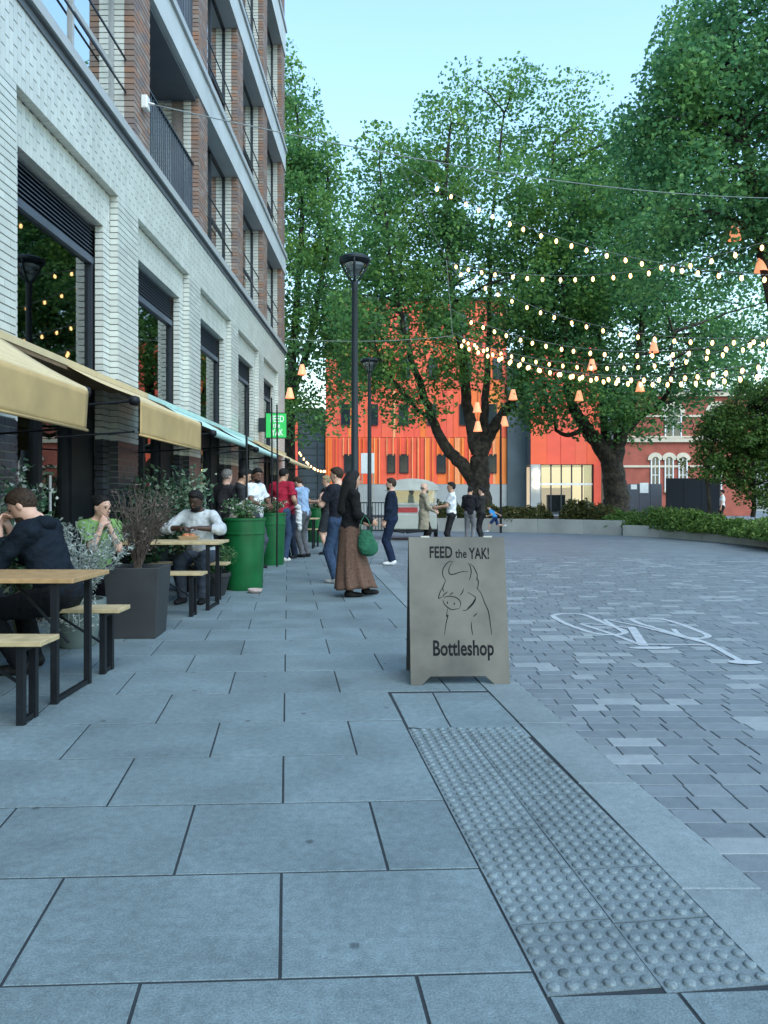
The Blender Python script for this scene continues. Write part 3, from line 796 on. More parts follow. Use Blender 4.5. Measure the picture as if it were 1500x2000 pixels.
def make_tub(label, x, y, r=.285, h=.99, poles=True, bowl=False):
    t = empty('plant_tub', (x, y, 0), label, 'plant tub', 'green plant tubs')
    k = r/.285
    m = MB(); m.lathe([(.245*k, 0), (.252*k, .02), (.272*k, .60), (.279*k, .765), (.292*k, .77), (.292*k, .795), (.281*k, .80), (.284*k, h-.035), (.298*k, h-.03), (.298*k, h), (.27*k, h), (.265*k, h-.07), (.01, h-.07)], (x, y, 0), 40, cap=False)
    o = m.build('tub_body', m_green, t); smooth_by_angle(o, 35)
    m = MB(); m.lathe([(.266*k, 0), (.01, .02)], (x, y, h-.065), 24, cap=False); m.build('soil', m_soil, t)
    st = grow((x, y, h-.06), 46, .34, .36, .5)
    stems_part('stems', st, .004, .002, m_stem, t, 4)
    leaf_part('foliage', along(st, 16, .03, .15), .055, l_grass, t, aspect=.35)
    tag(leaf_part('flowers', along(st, 2, .03, .6), .035, l_white, t, aspect=.9), kind='stuff')
    return t
make_tub('nearest green enamel tub with low plants and a pink bowl at its foot', -1.94, 10.68)
make_tub('second green enamel tub, behind the nearest one', -2.17, 14.7)
make_tub('far green enamel tub behind the people in queue', -1.96, 22.4, r=.285)
# thin poles that carry small bulbs
for x, y, hp, lb in ((-1.93, 10.75, 2.75, 'thin black pole standing in the nearest green tub'), (-2.16, 14.75, 3.2, 'thin black pole standing in the second green tub'),
                     (-1.98, 14.2, 3.0, 'thin black pole between the second tub and the man in red'), (-1.95, 22.4, 2.9, 'thin black pole standing in the far green tub')):
    o = MB().tube([(x, y, .9 if hp != 3.0 else 0.0), (x+.01, y, hp*.6), (x, y, hp)], .016, 8).build('thin_pole', m_black, None, origin=(x, y, 0)); tag(o, lb, 'pole', 'thin poles by the tubs')
o = MB().lathe([(.05, 0), (.085, .012), (.10, .055), (.092, .055), (.07, .02), (.01, .018)], (-1.72, 10.24, 0.002), 20, cap=False).build('bowl', M('pink grey bowl', (.42, .33, .31), .5, .1), None, smooth=True, origin=(-1.72, 10.24, .002))
tag(o, 'small pinkish bowl on the paving at the foot of the green tub', 'bowl')

# square charcoal planter with a bare twiggy shrub
def square_planter(x, y, w0, w1, h, rz, label):
    t = empty('square_planter', (x, y, 0), label, 'planter')
    c, s_ = math.cos(rz), math.sin(rz)
    def q(a, b_, z): return (x+a*c-b_*s_, y+a*s_+b_*c, z)
    vs = []; fs = []
    prof = [(w0, 0), (w1, h), (w1-.03, h), (w1-.035, h-.06)]
    for w, z in prof: vs += [q(-w, -w, z), q(w, -w, z), q(w, w, z), q(-w, w, z)]
    for i in range(3):
        for k in range(4): fs.append((4*i+k, 4*i+(k+1) % 4, 4*i+4+(k+1) % 4, 4*i+4+k))
    fs.append((12, 13, 14, 15)); fs.append((3, 2, 1, 0))
    o = MB().add(vs, fs).build('planter_body', m_char, t); bevel(o, .006)
    w = w1-.04
    MB().add([q(-w, -w, h-.05), q(w, -w, h-.05), q(w, w, h-.05), q(-w, w, h-.05)], [(0, 1, 2, 3)]).build('soil', m_soil, t)
    return t
t = square_planter(-2.265, 7.08, .205, .245, .635, R(3), 'square charcoal planter holding a bare twiggy shrub')
sh = empty('twiggy_shrub', (-2.265, 7.08, .6), 'bare dark twiggy shrub growing in the square charcoal planter', 'shrub')
st = grow((-2.265, 7.08, .58), 70, .85, .34, .2, lean=(.05, 0))
side = []
for p in st:
    for _ in range(3):
        i = random.randint(2, 5); q = p[i]; d = Vector((random.gauss(0, .6), random.gauss(0, .6), random.uniform(.3, 1))).normalized()*random.uniform(.08, .2)
        side.append([q, q+d*.5+Vector((0, 0, .01)), q+d])
stems_part('twigs', st+side, .0045, .0016, m_twig, sh, 4)
leaf_part('dry_leaves', along(st, 6, .05, .4), .028, M('dry leaf', (.12, .09, .08), .9, .3), sh)

def round_pot(x, y, r, h, mat, name, label):
    t = empty(name, (x, y, 0), label, 'pot')
    m = MB(); m.lathe([(r*.62, 0), (r*.68, .02), (r*.98, h*.82), (r*1.04, h*.84), (r*1.04, h), (r*.94, h), (r*.92, h-.05), (.01, h-.05)], (x, y, 0), 32, cap=False)
    o = m.build('pot_body', mat, t); smooth_by_angle(o, 35)
    m = MB(); m.lathe([(r*.93, 0), (.01, .015)], (x, y, h-.045), 20, cap=False); m.build('soil', m_soil, t)
    return t
round_pot(-2.62, 6.55, .23, .40, M('grey green pot', (.13, .17, .16), .6, .1, 4), 'plant_pot', 'grey green round pot under the silver shrub beside the bench')
sh = empty('silver_shrub', (-2.62, 6.55, .36), 'feathery silver grey shrub between the man and the charcoal planter', 'shrub')
st = grow((-2.60, 6.55, .36), 75, .72, .46, .1)
st += [[Vector(p) for p in (( -2.62+.15*math.cos(a), 6.5+.15*math.sin(a), .4), (-2.62+.32*math.cos(a), 6.5+.32*math.sin(a), .42), (-2.62+.42*math.cos(a), 6.5+.42*math.sin(a), .22))] for a in [random.uniform(2.6, 5.6) for _ in range(26)]]
stems_part('stems', st, .004, .0015, M('silver stem', (.32, .36, .34), .8, .1), sh, 4)
leaf_part('foliage', along(st, 34, .022, .2), .045, l_silver, sh, aspect=.3)

round_pot(-2.62, 10.55, .33, .50, m_char, 'plant_pot', 'dark round pot behind the table beside the green tub')
sh = empty('leafy_shrub', (-2.72, 10.4, .4), 'large pale green leafy shrub behind the second beer table', 'shrub')
st = grow((-2.75, 10.35, .46), 60, 1.2, .62, .15, lean=(-.15, 0))
stems_part('stems', st, .008, .003, m_stem, sh, 4)
leaf_part('foliage', along(st, 46, .07, .2), .085, l_var, sh, aspect=.45)
sh = empty('leafy_shrub', (-3.05, 9.6, .4), 'dark green leafy shrub against the pier between the first two awnings', 'shrub')
st = grow((-3.0, 9.45, .05), 45, 1.45, .34, .15)
stems_part('stems', st, .008, .003, m_stem, sh, 4)
leaf_part('foliage', along(st, 40, .07, .3), .08, l_dark, sh, aspect=.45)
sh = empty('grassy_plant', (-2.25, 9.9, .2), 'low grassy plant under the far edge of the second beer table', 'plant')
round_pot(-2.2, 9.98, .2, .3, m_char, 'plant_pot', 'small dark pot of the low grassy plant by the green tub')
st = grow((-2.2, 9.98, .27), 60, .42, .34, .4)
stems_part('stems', st, .003, .0015, m_stem, sh, 4)
leaf_part('foliage', along(st, 18, .03, .2), .06, l_grass, sh, aspect=.25)
sh = empty('leafy_shrub', (-3.0, 6.35, .0), 'leggy white-flowering shrub behind the man in the navy jacket', 'shrub')
st = grow((-3.0, 6.35, .02), 40, 1.58, .40, .2)
stems_part('stems', st, .006, .002, m_stem, sh, 4)
leaf_part('foliage', along(st, 32, .06, .45), .065, l_var, sh, aspect=.5)
tag(leaf_part('flowers', along(st, 3, .05, .75), .045, l_white, sh, aspect=.9), kind='stuff')
sh = empty('leafy_shrub', (-3.05, 5.2, .0), 'dark evergreen shrub at the left edge behind the front table', 'shrub')
st = grow((-3.05, 5.3, .02), 36, 1.15, .34, .2)
stems_part('stems', st, .006, .002, m_stem, sh, 4)
leaf_part('foliage', along(st, 40, .06, .3), .07, l_dark, sh, aspect=.5)

# ------------------------------------------------------------------ pavement sign
def text_mesh(txt, size, sx=1.0, bold=0.0, ext=0.0006):
    c = bpy.data.curves.new('t', 'FONT'); c.body = txt; c.size = size; c.extrude = ext; c.offset = bold; c.align_x = 'LEFT'; c.resolution_u = 3
    o = bpy.data.objects.new('t', c); COL.objects.link(o)
    bpy.context.view_layer.update()
    me = bpy.data.meshes.new_from_object(o.evaluated_get(bpy.context.evaluated_depsgraph_get()))
    bpy.data.objects.remove(o); bpy.data.curves.remove(c)
    co = np.empty(len(me.vertices)*3, dtype=np.float32); me.vertices.foreach_get('co', co); co = co.reshape(-1, 3); co[:, 0] *= sx
    return me, co
def put_text(me, co, name, mat, parent, fn):
    """fn maps the flat text (x right, y up, z out) into the parent's local space"""
    V = np.array([fn(*p) for p in co], dtype=np.float32); me.vertices.foreach_set('co', V.ravel()); me.update()
    me.materials.clear(); me.materials.append(mat); me.name = name
    o = bpy.data.objects.new(name, me); COL.objects.link(o); o.parent = parent; return o
sg = empty('pavement_sign', (.515, 5.165, 0), 'grey wooden A-board pavement sign with yak drawing and black lettering', 'sign', rz=R(2.0))
SW, SHT, LEAN = .672, 1.0, .215
def SP(x, z, out=0.0):          # point on the slanted front face (x from centre, z along the board)
    k = z/SHT; n = Vector((0, -SHT, LEAN)).normalized()*-1
    return Vector((x, LEAN*k, z*.985))+Vector((0, -1, .2)).normalized()*out
def sign_panel(yf, name, mat):
    # outline with a cut-out foot
    w = SW/2; pts = [(-w, 0), (-w+.075, 0), (-w+.135, .055), (w-.165, .055), (w-.105, 0), (w, 0), (w, SHT), (-w, SHT)]
    vs = []
    for off in (0, -.018):
        for x, z in pts: vs.append(yf(x, z, off))
    n = len(pts)
    # faces as quads to keep the concave outline right
    idx = [(0, 1, 2, 7), (2, 3, 6, 7), (3, 4, 5, 6)]
    fs = [f for f in idx]+[tuple(n+i for i in reversed(f)) for f in idx]+[(b_, a, n+a, n+b_) for a, b_ in [(i, (i+1) % n) for i in range(n)]]
    m = MB().add(vs, fs); o = m.build(name, mat, sg, origin=(0, 0, 0)); bevel(o, .003); return o
sign_panel(lambda x, z, o: SP(x, z, o), 'front_panel', m_board)
def BP(x, z, out=0.0): return Vector((x, .465-(.465-LEAN-.03)*z/SHT-out, z*.985))
sign_panel(BP, 'back_panel', m_boarde)
for s in (-1, 1):
    MB().box(s*.22-.03, s*.22+.03, LEAN-.0, LEAN+.035, .955, .992).build('hinge', m_steel, sg, origin=(0, 0, 0))
    MB().beam((s*.3, .075, .28), (s*.3, .40, .28), .012, .004).build('stay', m_black, sg, origin=(0, 0, 0))
def sxz(px, py):        # photo position -> board coordinates
    Yk = 5.165+LEAN*(1338-py)/290.0
    return ((px-750)/1500*Yk-.515, (1340-py)/290.0*SHT)
def sign_text(txt, px0, px1, py_base, py_top, bold, name):
    me, co = text_mesh(txt, 1.0, 1.0, bold)
    caps = co[:, 1].max(); x0, x1 = co[:, 0].min(), co[:, 0].max(); y0 = 0.0
    a, zb_ = sxz(px0, py_base); c_, zt = sxz(px1, py_top)
    k = (zt-zb_)/caps; kx = (c_-a)/(x1-x0)
    put_text(me, co, name, m_ink, sg, lambda x, y, z: SP(a+(x-x0)*kx, zb_+y*k, .0012+z*.5))
sign_text('FEED', 841, 885, 1092, 1069, .018, 'lettering')
sign_text('the', 891, 913, 1092, 1074.5, .012, 'lettering')
sign_text('YAK!', 918, 957, 1094, 1071.5, .018, 'lettering')
sign_text('Bottleshop', 846.5, 965, 1283.5, 1254.5, .020, 'lettering')
yak = [[(632, 505), (612, 495), (585, 505), (560, 530), (538, 565), (530, 600), (533, 640), (548, 668), (556, 685)], [(625, 510), (605, 540), (592, 575), (592, 605), (605, 625), (640, 625), (690, 608), (740, 598), (780, 602)],
 [(780, 515), (800, 545), (810, 590), (805, 640), (790, 685)], [(800, 520), (835, 555), (860, 605), (870, 640), (862, 690)], [(862, 655), (880, 700), (872, 765)], [(562, 685), (545, 720), (530, 765), (540, 800)],
 [(532, 755), (510, 790), (492, 840), (492, 865), (520, 850)], [(530, 850), (545, 825), (575, 800)], [(600, 830), (630, 808)], [(735, 770), (722, 805), (700, 835)], [(540, 860), (575, 845), (640, 850), (685, 875), (705, 915), (695, 955)],
 [(530, 880), (545, 920), (580, 955), (620, 975), (690, 965)], [(775, 805), (815, 830), (850, 855), (840, 900), (800, 950), (760, 980), (725, 985)], [(845, 870), (820, 915), (770, 965)],
 [(578, 960), (565, 1040), (580, 1030), (560, 1110), (545, 1220)], [(860, 760), (905, 815), (940, 910), (975, 990), (990, 1080), (1000, 1160), (1008, 1220)], [(808, 1095), (810, 1150), (820, 1222)], [(830, 1045), (860, 1015)]]
ym = MB()
for st in yak:
    q = smoothline([sxz(760+x/5, 1000+y/5) for x, y in st], 5); n = len(q)
    for i in range(n-1):
        (x0, z0), (x1, z1) = q[i], q[i+1]; dx, dz = x1-x0, z1-z0; l = math.hypot(dx, dz) or 1
        t = (i+.5)/n; w = .0026*(.45+.8*math.sin(math.pi*t)); nx, nz = -dz/l*w, dx/l*w; ex, ez = dx/l*.0012, dz/l*.0012
        zz = .0010+.00002*(i % 7)
        ym.add([SP(x0-nx-ex, z0-nz-ez, zz), SP(x1-nx+ex, z1-nz+ez, zz), SP(x1+nx+ex, z1+nz+ez, zz), SP(x0+nx-ex, z0+nz-ez, zz)], [(0, 1, 2, 3)])
for x, y in ((575, 908), (642, 918)):
    cx, cz = sxz(760+x/5, 1000+y/5); n = 10
    ym.add([SP(cx+.004*math.cos(2*math.pi*k/n), cz+.009*math.sin(2*math.pi*k/n), .0013) for k in range(n)], [tuple(range(n))])
ym.build('yak_drawing', m_ink, sg, origin=(0, 0, 0))

# green projecting sign on the far pier
ps = empty('projecting_sign', (-2.98, 19.4, 3.1), 'bright green projecting sign with white lettering on the far pier', 'sign')
o = MB().box(-2.98, -2.46, 19.37, 19.43, 2.80, 3.42).build('sign_box', m_signgreen, ps); bevel(o, .01)
m = MB(); m.box(-2.995, -2.445, 19.36, 19.44, 3.42, 3.435).box(-2.995, -2.98, 19.36, 19.44, 2.785, 3.42).box(-2.46, -2.445, 19.36, 19.44, 2.785, 3.42).box(-2.98, -2.46, 19.36, 19.44, 2.785, 2.80); m.build('sign_frame', m_black, ps)
m = MB(); m.box(FX(0, 19.4), -3.0, 19.36, 19.44, 2.95, 3.3); m.build('bracket', m_pole, ps)
m_lett = M('white sign lettering', (.8, .85, .8), .5, .05)
def psign(txt, x0, x1, z0, z1):
    me, co = text_mesh(txt, 1.0, 1.0, .02); a, b_ = co[:, 0].min(), co[:, 0].max(); h = co[:, 1].max()
    put_text(me, co, 'lettering', m_lett, ps, lambda x, y, z: (x0+(x-a)/(b_-a)*(x1-x0)+.52, -.032-z, z0+y/h*(z1-z0)-3.1))
psign('FEED', -.40+.0, -.06, 3.20, 3.36)
psign('the', -.34, -.16, 3.06, 3.17)
psign('YAK', -.38, -.08, 2.86, 3.02)

# ------------------------------------------------------------------ lamp posts
def lamp_post(x, y, hh, label):
    t = empty('lamp_post', (x, y, 0), label, 'street lamp', 'lamp posts with flat round heads')
    m = MB(); m.lathe([(.11, 0), (.11, .03), (.085, .06), (.082, 1.0), (.068, 1.03), (.055, hh-.62), (.062, hh-.60), (.062, hh-.46), (.03, hh-.44)], (x, y, 0), 20); o = m.build('post', m_pole, t); smooth_by_angle(o)
    m = MB(); m.lathe([(.06, hh-.16), (.235, hh-.14), (.285, hh-.10), (.285, hh-.055), (.22, hh-.02), (.04, hh)], (x, y, 0), 32); o = m.build('lamp_head', m_pole, t); smooth_by_angle(o)
    for a in (0, math.pi/2, math.pi, 1.5*math.pi):
        cx, cy = math.cos(a), math.sin(a)
        m = MB(); m.tube([(x+cx*.03, y+cy*.03, hh-.50), (x+cx*.12, y+cy*.12, hh-.38), (x+cx*.22, y+cy*.22, hh-.20), (x+cx*.262, y+cy*.262, hh-.10)], .021, 6); m.build('lamp_arm', m_pole, t, smooth=True)
    m = MB(); m.lathe([(.03, hh-.44), (.13, hh-.30), (.195, hh-.17)], (x, y, 0), 24, cap=False); m.build('lamp_glass', m_glassclear, t, smooth=True)
    m = MB(); m.lathe([(.15, hh-.20), (.17, hh-.155)], (x, y, 0), 20); m.build('lamp_reflector', m_steel, t)
    return t
lamp_post(-.53, 13.9, 5.66, 'nearer dark lamp post with flat round head behind the walking woman')
lamp_post(-.46, 24.3, 5.72, 'farther dark lamp post with flat round head')
o = MB().lathe([(.05, 0), (.045, .05), (.035, 4.0), (.02, 4.05)], (at(975, 975, 29)[0], 28.6, 0), 10).build('slim_post', m_black, None, origin=(at(975, 975, 29)[0], 28.6, 0)); tag(o, 'slim black post beside the trunk of the middle tree', 'post')

# ------------------------------------------------------------------ overhead cables, festoon lights, hanging shades
def catenary(a, b_, sag, n=40):
    a, b_ = Vector(a), Vector(b_); return [a.lerp(b_, i/n)-Vector((0, 0, sag*4*(i/n)*(1-i/n))) for i in range(n+1)]
def cable(name, a, b_, sag, r, label, mat=m_cable):
    p = catenary(a, b_, sag); o = MB().tube(p, r, 6).build(name, mat, None, origin=tuple(a), smooth=True); return tag(o, label, 'cable')
A0 = at(292, 202, 10.4)
cable('overhead_cable', (FX(.08, 10.4), 10.4, A0[2]), at(1640, 385, 20), .42, .008, 'grey overhead cable from the first floor bracket across to the right tree')
br = empty('cable_bracket', (FX(0, 10.4), 10.4, A0[2]), 'white wall bracket holding the overhead cable on the brown pier', 'bracket')
o = MB().box(FX(.001, 10.4), FX(.09, 10.4), 10.33, 10.47, A0[2]-.09, A0[2]+.09).build('bracket_plate', m_whitep, br); bevel(o, .015)
MB().tube([(FX(.09, 10.4), 10.4, A0[2]), (FX(.16, 10.4), 10.42, A0[2]-.01)], .018).build('eye_bolt', m_steel, br)
bulb_me = MB().lathe([(.005, -.062), (.026, -.045), (.036, -.015), (.030, .015), (.016, .04)], (0, 0, 0), 8)
cap_me = MB().lathe([(.018, .036), (.02, .085), (.006, .09)], (0, 0, 0), 6)
_b = bulb_me.build('bulb', m_bulb, None, smooth=True); bulb_data = _b.data; bpy.data.objects.remove(_b)
_b = cap_me.build('bulb_holder', m_black, None, smooth=True); cap_data = _b.data; bpy.data.objects.remove(_b)
def festoon(a, b_, sag, n, t0, t1, label, r=.007, sc=1.0):
    p = catenary(a, b_, sag, 60); root = empty('festoon_lights', tuple(a), label, 'string lights', 'festoon lights over the square')
    MB().tube(p, r, 5).build('cable', m_cable, root, smooth=True)
    for i in range(n):
        t = t0+(t1-t0)*(i+random.uniform(-.12, .12))/max(1, n-1); t = min(max(t, 0), .999)
        k = int(t*60); q = p[k].lerp(p[k+1], t*60-k) - Vector((0, 0, .085*sc))
        for nm, d in (('bulb', bulb_data), ('bulb_holder', cap_data)):
            o = bpy.data.objects.new(nm, d); COL.objects.link(o); o.parent = root
            o.location = q-Vector(a); o.rotation_euler = (random.uniform(-.12, .12), random.uniform(-.12, .12), 0); o.scale = (sc, sc, sc)
    return root
def midsag(a, b_, mx, my):
    """sag so the middle of the string shows at photo height my (measured)"""
    a, b_ = Vector(a), Vector(b_); m_ = (a+b_)/2; return m_.z-(CAM_H-(my-975)/1500*m_.y)
def fest(a, b_, my, n, t0, t1, label):
    A_, B_ = at(*a), at(*b_); festoon(A_, B_, midsag(A_, B_, 0, my), n, t0, t1, label, sc=1.25)
fest((780, 318, 24), (1640, 540, 17), 478, 22, .12, .95, 'topmost string of warm bulbs sloping down to the right')
fest((868, 508, 25), (1620, 430, 17), 536, 20, .04, .97, 'string of warm bulbs rising to the right below the topmost one')
fest((872, 512, 26), (1640, 640, 18), 640, 22, .05, .97, 'string of warm bulbs that crosses the middle tree diagonally')
fest((878, 603, 25), (1620, 628, 17), 684, 22, .08, .97, 'string of warm bulbs sagging across the middle of the trees')
fest((872, 655, 24), (1640, 668, 17), 733, 30, .05, .97, 'upper string of the dense lowest pair of bulb strings')
fest((890, 652, 26), (1660, 690, 16), 738, 30, .05, .97, 'lower string of the dense lowest pair of bulb strings')
fest((880, 648, 27), (1640, 612, 19), 712, 24, .05, .97, 'string of warm bulbs just above the dense lowest pair')
cable('overhead_cable', (FX(.05, 23.9), 23.9, at(556, 662, 23.9)[2]), at(886, 656, 25), .12, .010, 'thin cable from the far corner of the building to the bulb strings')
cable('overhead_cable', at(780, 318, 24), at(872, 506, 25.5), .05, .008, 'short steep cable linking the top bulb string to the next')
cable('overhead_cable', at(872, 508, 25.5), at(884, 655, 25.2), .02, .008, 'short hanging cable joining the lower bulb strings at their left end')
# little bulbs by the far tub
tb = empty('festoon_lights', (-1.9, 21.5, 2.5), 'small white bulbs strung above the far green tub', 'string lights', 'festoon lights over the square')
pp = catenary(at(585, 880, 21), at(640, 915, 21.5), .18, 20)+[]
MB().tube(pp, .005, 5).build('cable', m_black, tb, smooth=True)
for i in range(12):
    q = pp[min(20, int(i*1.7))]-Vector((0, 0, .06)); o = bpy.data.objects.new('bulb', bulb_data); COL.objects.link(o); o.parent = tb; o.location = q-Vector(tb.location); o.scale = (.7, .7, .7)

shade_me = MB().lathe([(.075, .20), (.175, -.19)], (0, 0, 0), 20, cap=False)
_b = shade_me.build('shade', m_shade, None, smooth=True); shade_data = _b.data; bpy.data.objects.remove(_b)
for px, py, Y, lb in ((590, 722, 30, 'upper of two glowing shades in the left tree'), (566, 768, 29, 'lower glowing shade at the building corner'), (932, 796, 30, 'upper glowing shade of a pair before the middle trunk'),
                      (933, 833, 30, 'lower glowing shade of a pair before the middle trunk'), (1002, 771, 30, 'glowing shade right of the middle trunk pair'), (985, 823, 31, 'glowing shade low between the two trunks'),
                      (1156, 712, 29, 'glowing shade under the dense bulb strings'), (1131, 773, 30, 'glowing shade by the left limb of the right trunk'), (1435, 455, 21, 'highest glowing shade at the right edge'),
                      (1486, 517, 21, 'second glowing shade at the right edge below the highest'), (1277, 678, 28, 'glowing shade among the bulb strings above the right trunk'), (1250, 755, 30, 'glowing shade just above the fork of the right trunk')):
    p = at(px, py, Y); t = empty('hanging_shade', p, lb, 'lampshade', 'peach lampshades hung in the trees')
    o = bpy.data.objects.new('shade', shade_data); COL.objects.link(o); o.parent = t
    MB().tube([(p[0], p[1], p[2]+.15), (p[0]+.02, p[1], p[2]+1.6)], .008, 5).build('cord', m_black, t)
    o = bpy.data.objects.new('bulb', bulb_data); COL.objects.link(o); o.parent = t; o.location = (0, 0, -.02)
# ------------------------------------------------------------------ raised planters
m_pwall = M('planter concrete', (0.36, 0.36, 0.33), 0.75, 0.10, 1.2, 0.2, 30, stain=(0.8, 0.6, 0.85))
l_hedge_b = leaf_mat('brownish hedge leaf', (0.035, 0.05, 0.015), (0.075, 0.085, 0.025), (0.15, 0.13, 0.04), .25)
l_hedge_g = leaf_mat('green hedge leaf', (0.045, 0.11, 0.022), (0.10, 0.20, 0.04), (0.22, 0.33, 0.08), .35)
def planter(name, front, back, h, label, joints):
    """front/back: lists of (x,y) left to right; coping blocks along the front, soil behind"""
    t = empty(name, (front[0][0], front[0][1], 0), label, 'raised planter')
    th = .32
    def off(i):
        a = Vector(front[max(i-1, 0)]); c_ = Vector(front[min(i+1, len(front)-1)]); d = (c_-a).normalized(); return Vector((-d.y, d.x))*th
    for i in range(len(front)-1):
        a, c_ = Vector(front[i]), Vector(front[i+1]); oa, oc = off(i), off(i+1); g = (c_-a).normalized()*.004
        q = [a+g, c_-g, c_-g+oc, a+g+oa]
        MB().prism([tuple(p) for p in q], -.05, h, .012).build('wall_block', m_pwall, t)
    vs = [(p[0], p[1]+.2, h-.06) for p in front]+[(p[0], p[1], h-.06) for p in back]; n = len(front)
    MB().add(vs, [(i, i+1, n+i+1, n+i) for i in range(n-1)]).build('soil', m_soil, t)
    return t
P1 = [gp(x, y) for x, y in ((700, 1036.0), (790, 1036.5), (872, 1037), (960, 1038), (1050, 1040), (1140, 1042.5), (1214, 1045))]
planter('raised_planter', P1, [(x, 39) for x, y in P1], .50, 'long low concrete planter under the two big trees', 7)
P2 = [gp(x, y) for x, y in ((1216, 1045.5), (1290, 1049), (1370, 1055.5), (1440, 1062), (1500, 1069), (1580, 1080), (1660, 1094))]
planter('raised_planter', P2, [(P2[0][0], 38), (11, 38), (13, 38), (15, 37), (17, 36), (19, 35), (21, 33)], .35, 'curved low concrete planter with bright green hedge on the right', 7)
def hedge(name, label, line, w, z0, hfun, n, size, mat):
    """leafy mass that follows a line: leaves gathered in small mounds"""
    t = empty(name, (line[0][0], line[0][1], z0), label, 'hedge')
    P = [Vector(p) for p in line]; L_ = [0]
    for a, c_ in zip(P[:-1], P[1:]): L_.append(L_[-1]+(c_-a).length)
    def pos(s):
        for i in range(len(P)-1):
            if s <= L_[i+1] or i == len(P)-2:
                return P[i].lerp(P[i+1], (s-L_[i])/(L_[i+1]-L_[i]))
    mounds = []
    nm = int(L_[-1]*w*3.2)
    for _ in range(nm):
        s = random.uniform(0, L_[-1]); p = pos(s); v = random.random()*w
        mounds.append((p.x+random.uniform(-.2, .2), p.y+v, hfun(s/L_[-1])*random.uniform(.55, 1.0), random.uniform(.28, .55)))
    mo = np.array(mounds); idx = rng.integers(0, len(mo), n); c_ = mo[idx]
    d = rng.normal(size=(n, 3)); d /= np.linalg.norm(d, axis=1)[:, None]; r = (c_[:, 3]*np.cbrt(rng.uniform(.25, 1, n)))[:, None]
    q = d*r; q[:, 2] = np.abs(q[:, 2])*c_[:, 2]/c_[:, 3]*.9
    q[:, 0] += c_[:, 0]; q[:, 1] += c_[:, 1]; q[:, 2] += z0-.05
    leaf_part('foliage', q, size, mat, t, aspect=.4, up=.5)
    st = []
    for k in range(0, len(mounds), 2):
        x, y, hh, rr = mounds[k]; st.append([Vector((x, y, z0-.1)), Vector((x+.05, y, z0+hh*.5)), Vector((x+random.uniform(-.2, .2), y+random.uniform(-.2, .2), z0+hh*.95))])
    stems_part('stems', st, .012, .004, m_twig, t, 4)
    return t
hedge('hedge', 'brownish green hedge along the long planter under the big trees', [(p[0], p[1]+.45) for p in P1[1:]], 2.2, .45, lambda s: .85+.15*math.sin(9*s), 34000, .13, l_hedge_b)
hedge('hedge', 'bright green low hedge spilling over the right hand planter', [(p[0], p[1]+.18) for p in P2], 3.2, .30, lambda s: .75+.2*math.sin(7*s), 40000, .12, l_hedge_g)

# ------------------------------------------------------------------ trees
m_bark = M('plane tree bark', (0.05, 0.041, 0.03), 0.9, 0.45, 5.5, 0.9, 9, stain=(3, .52, .5), bdist=0.08)
l_treeA = leaf_mat('plane leaf', (0.055, 0.155, 0.058), (0.10, 0.255, 0.088), (0.20, 0.40, 0.12), .55, patch=(1.7, 1.28, .8))
l_treeC = leaf_mat('plane leaf dark', (0.052, 0.165, 0.076), (0.098, 0.265, 0.108), (0.20, 0.42, 0.15), .55, patch=(1.5, 1.22, .85))
l_treeE = leaf_mat('young tree leaf', (0.05, 0.12, 0.03), (0.09, 0.19, 0.045), (0.19, 0.30, 0.07), .4)
def limb(pts, r0, r1, seg=5):
    P = [Vector(p) for p in pts]; out = []
    for i in range(len(P)-1):
        p0, p1, p2, p3 = P[max(i-1, 0)], P[i], P[i+1], P[min(i+2, len(P)-1)]
        for k in range(seg):
            t = k/seg; out.append(0.5*((2*p1)+(-p0+p2)*t+(2*p0-5*p1+4*p2-p3)*t*t+(-p0+3*p1-3*p2+p3)*t**3))
    out.append(P[-1]); n = len(out)
    out = [p+Vector((random.gauss(0, .025), random.gauss(0, .025), 0)) if 0 < i < n-1 else p for i, p in enumerate(out)]
    return out, [r0+(r1-r0)*(i/(n-1))**.8 for i in range(n)]
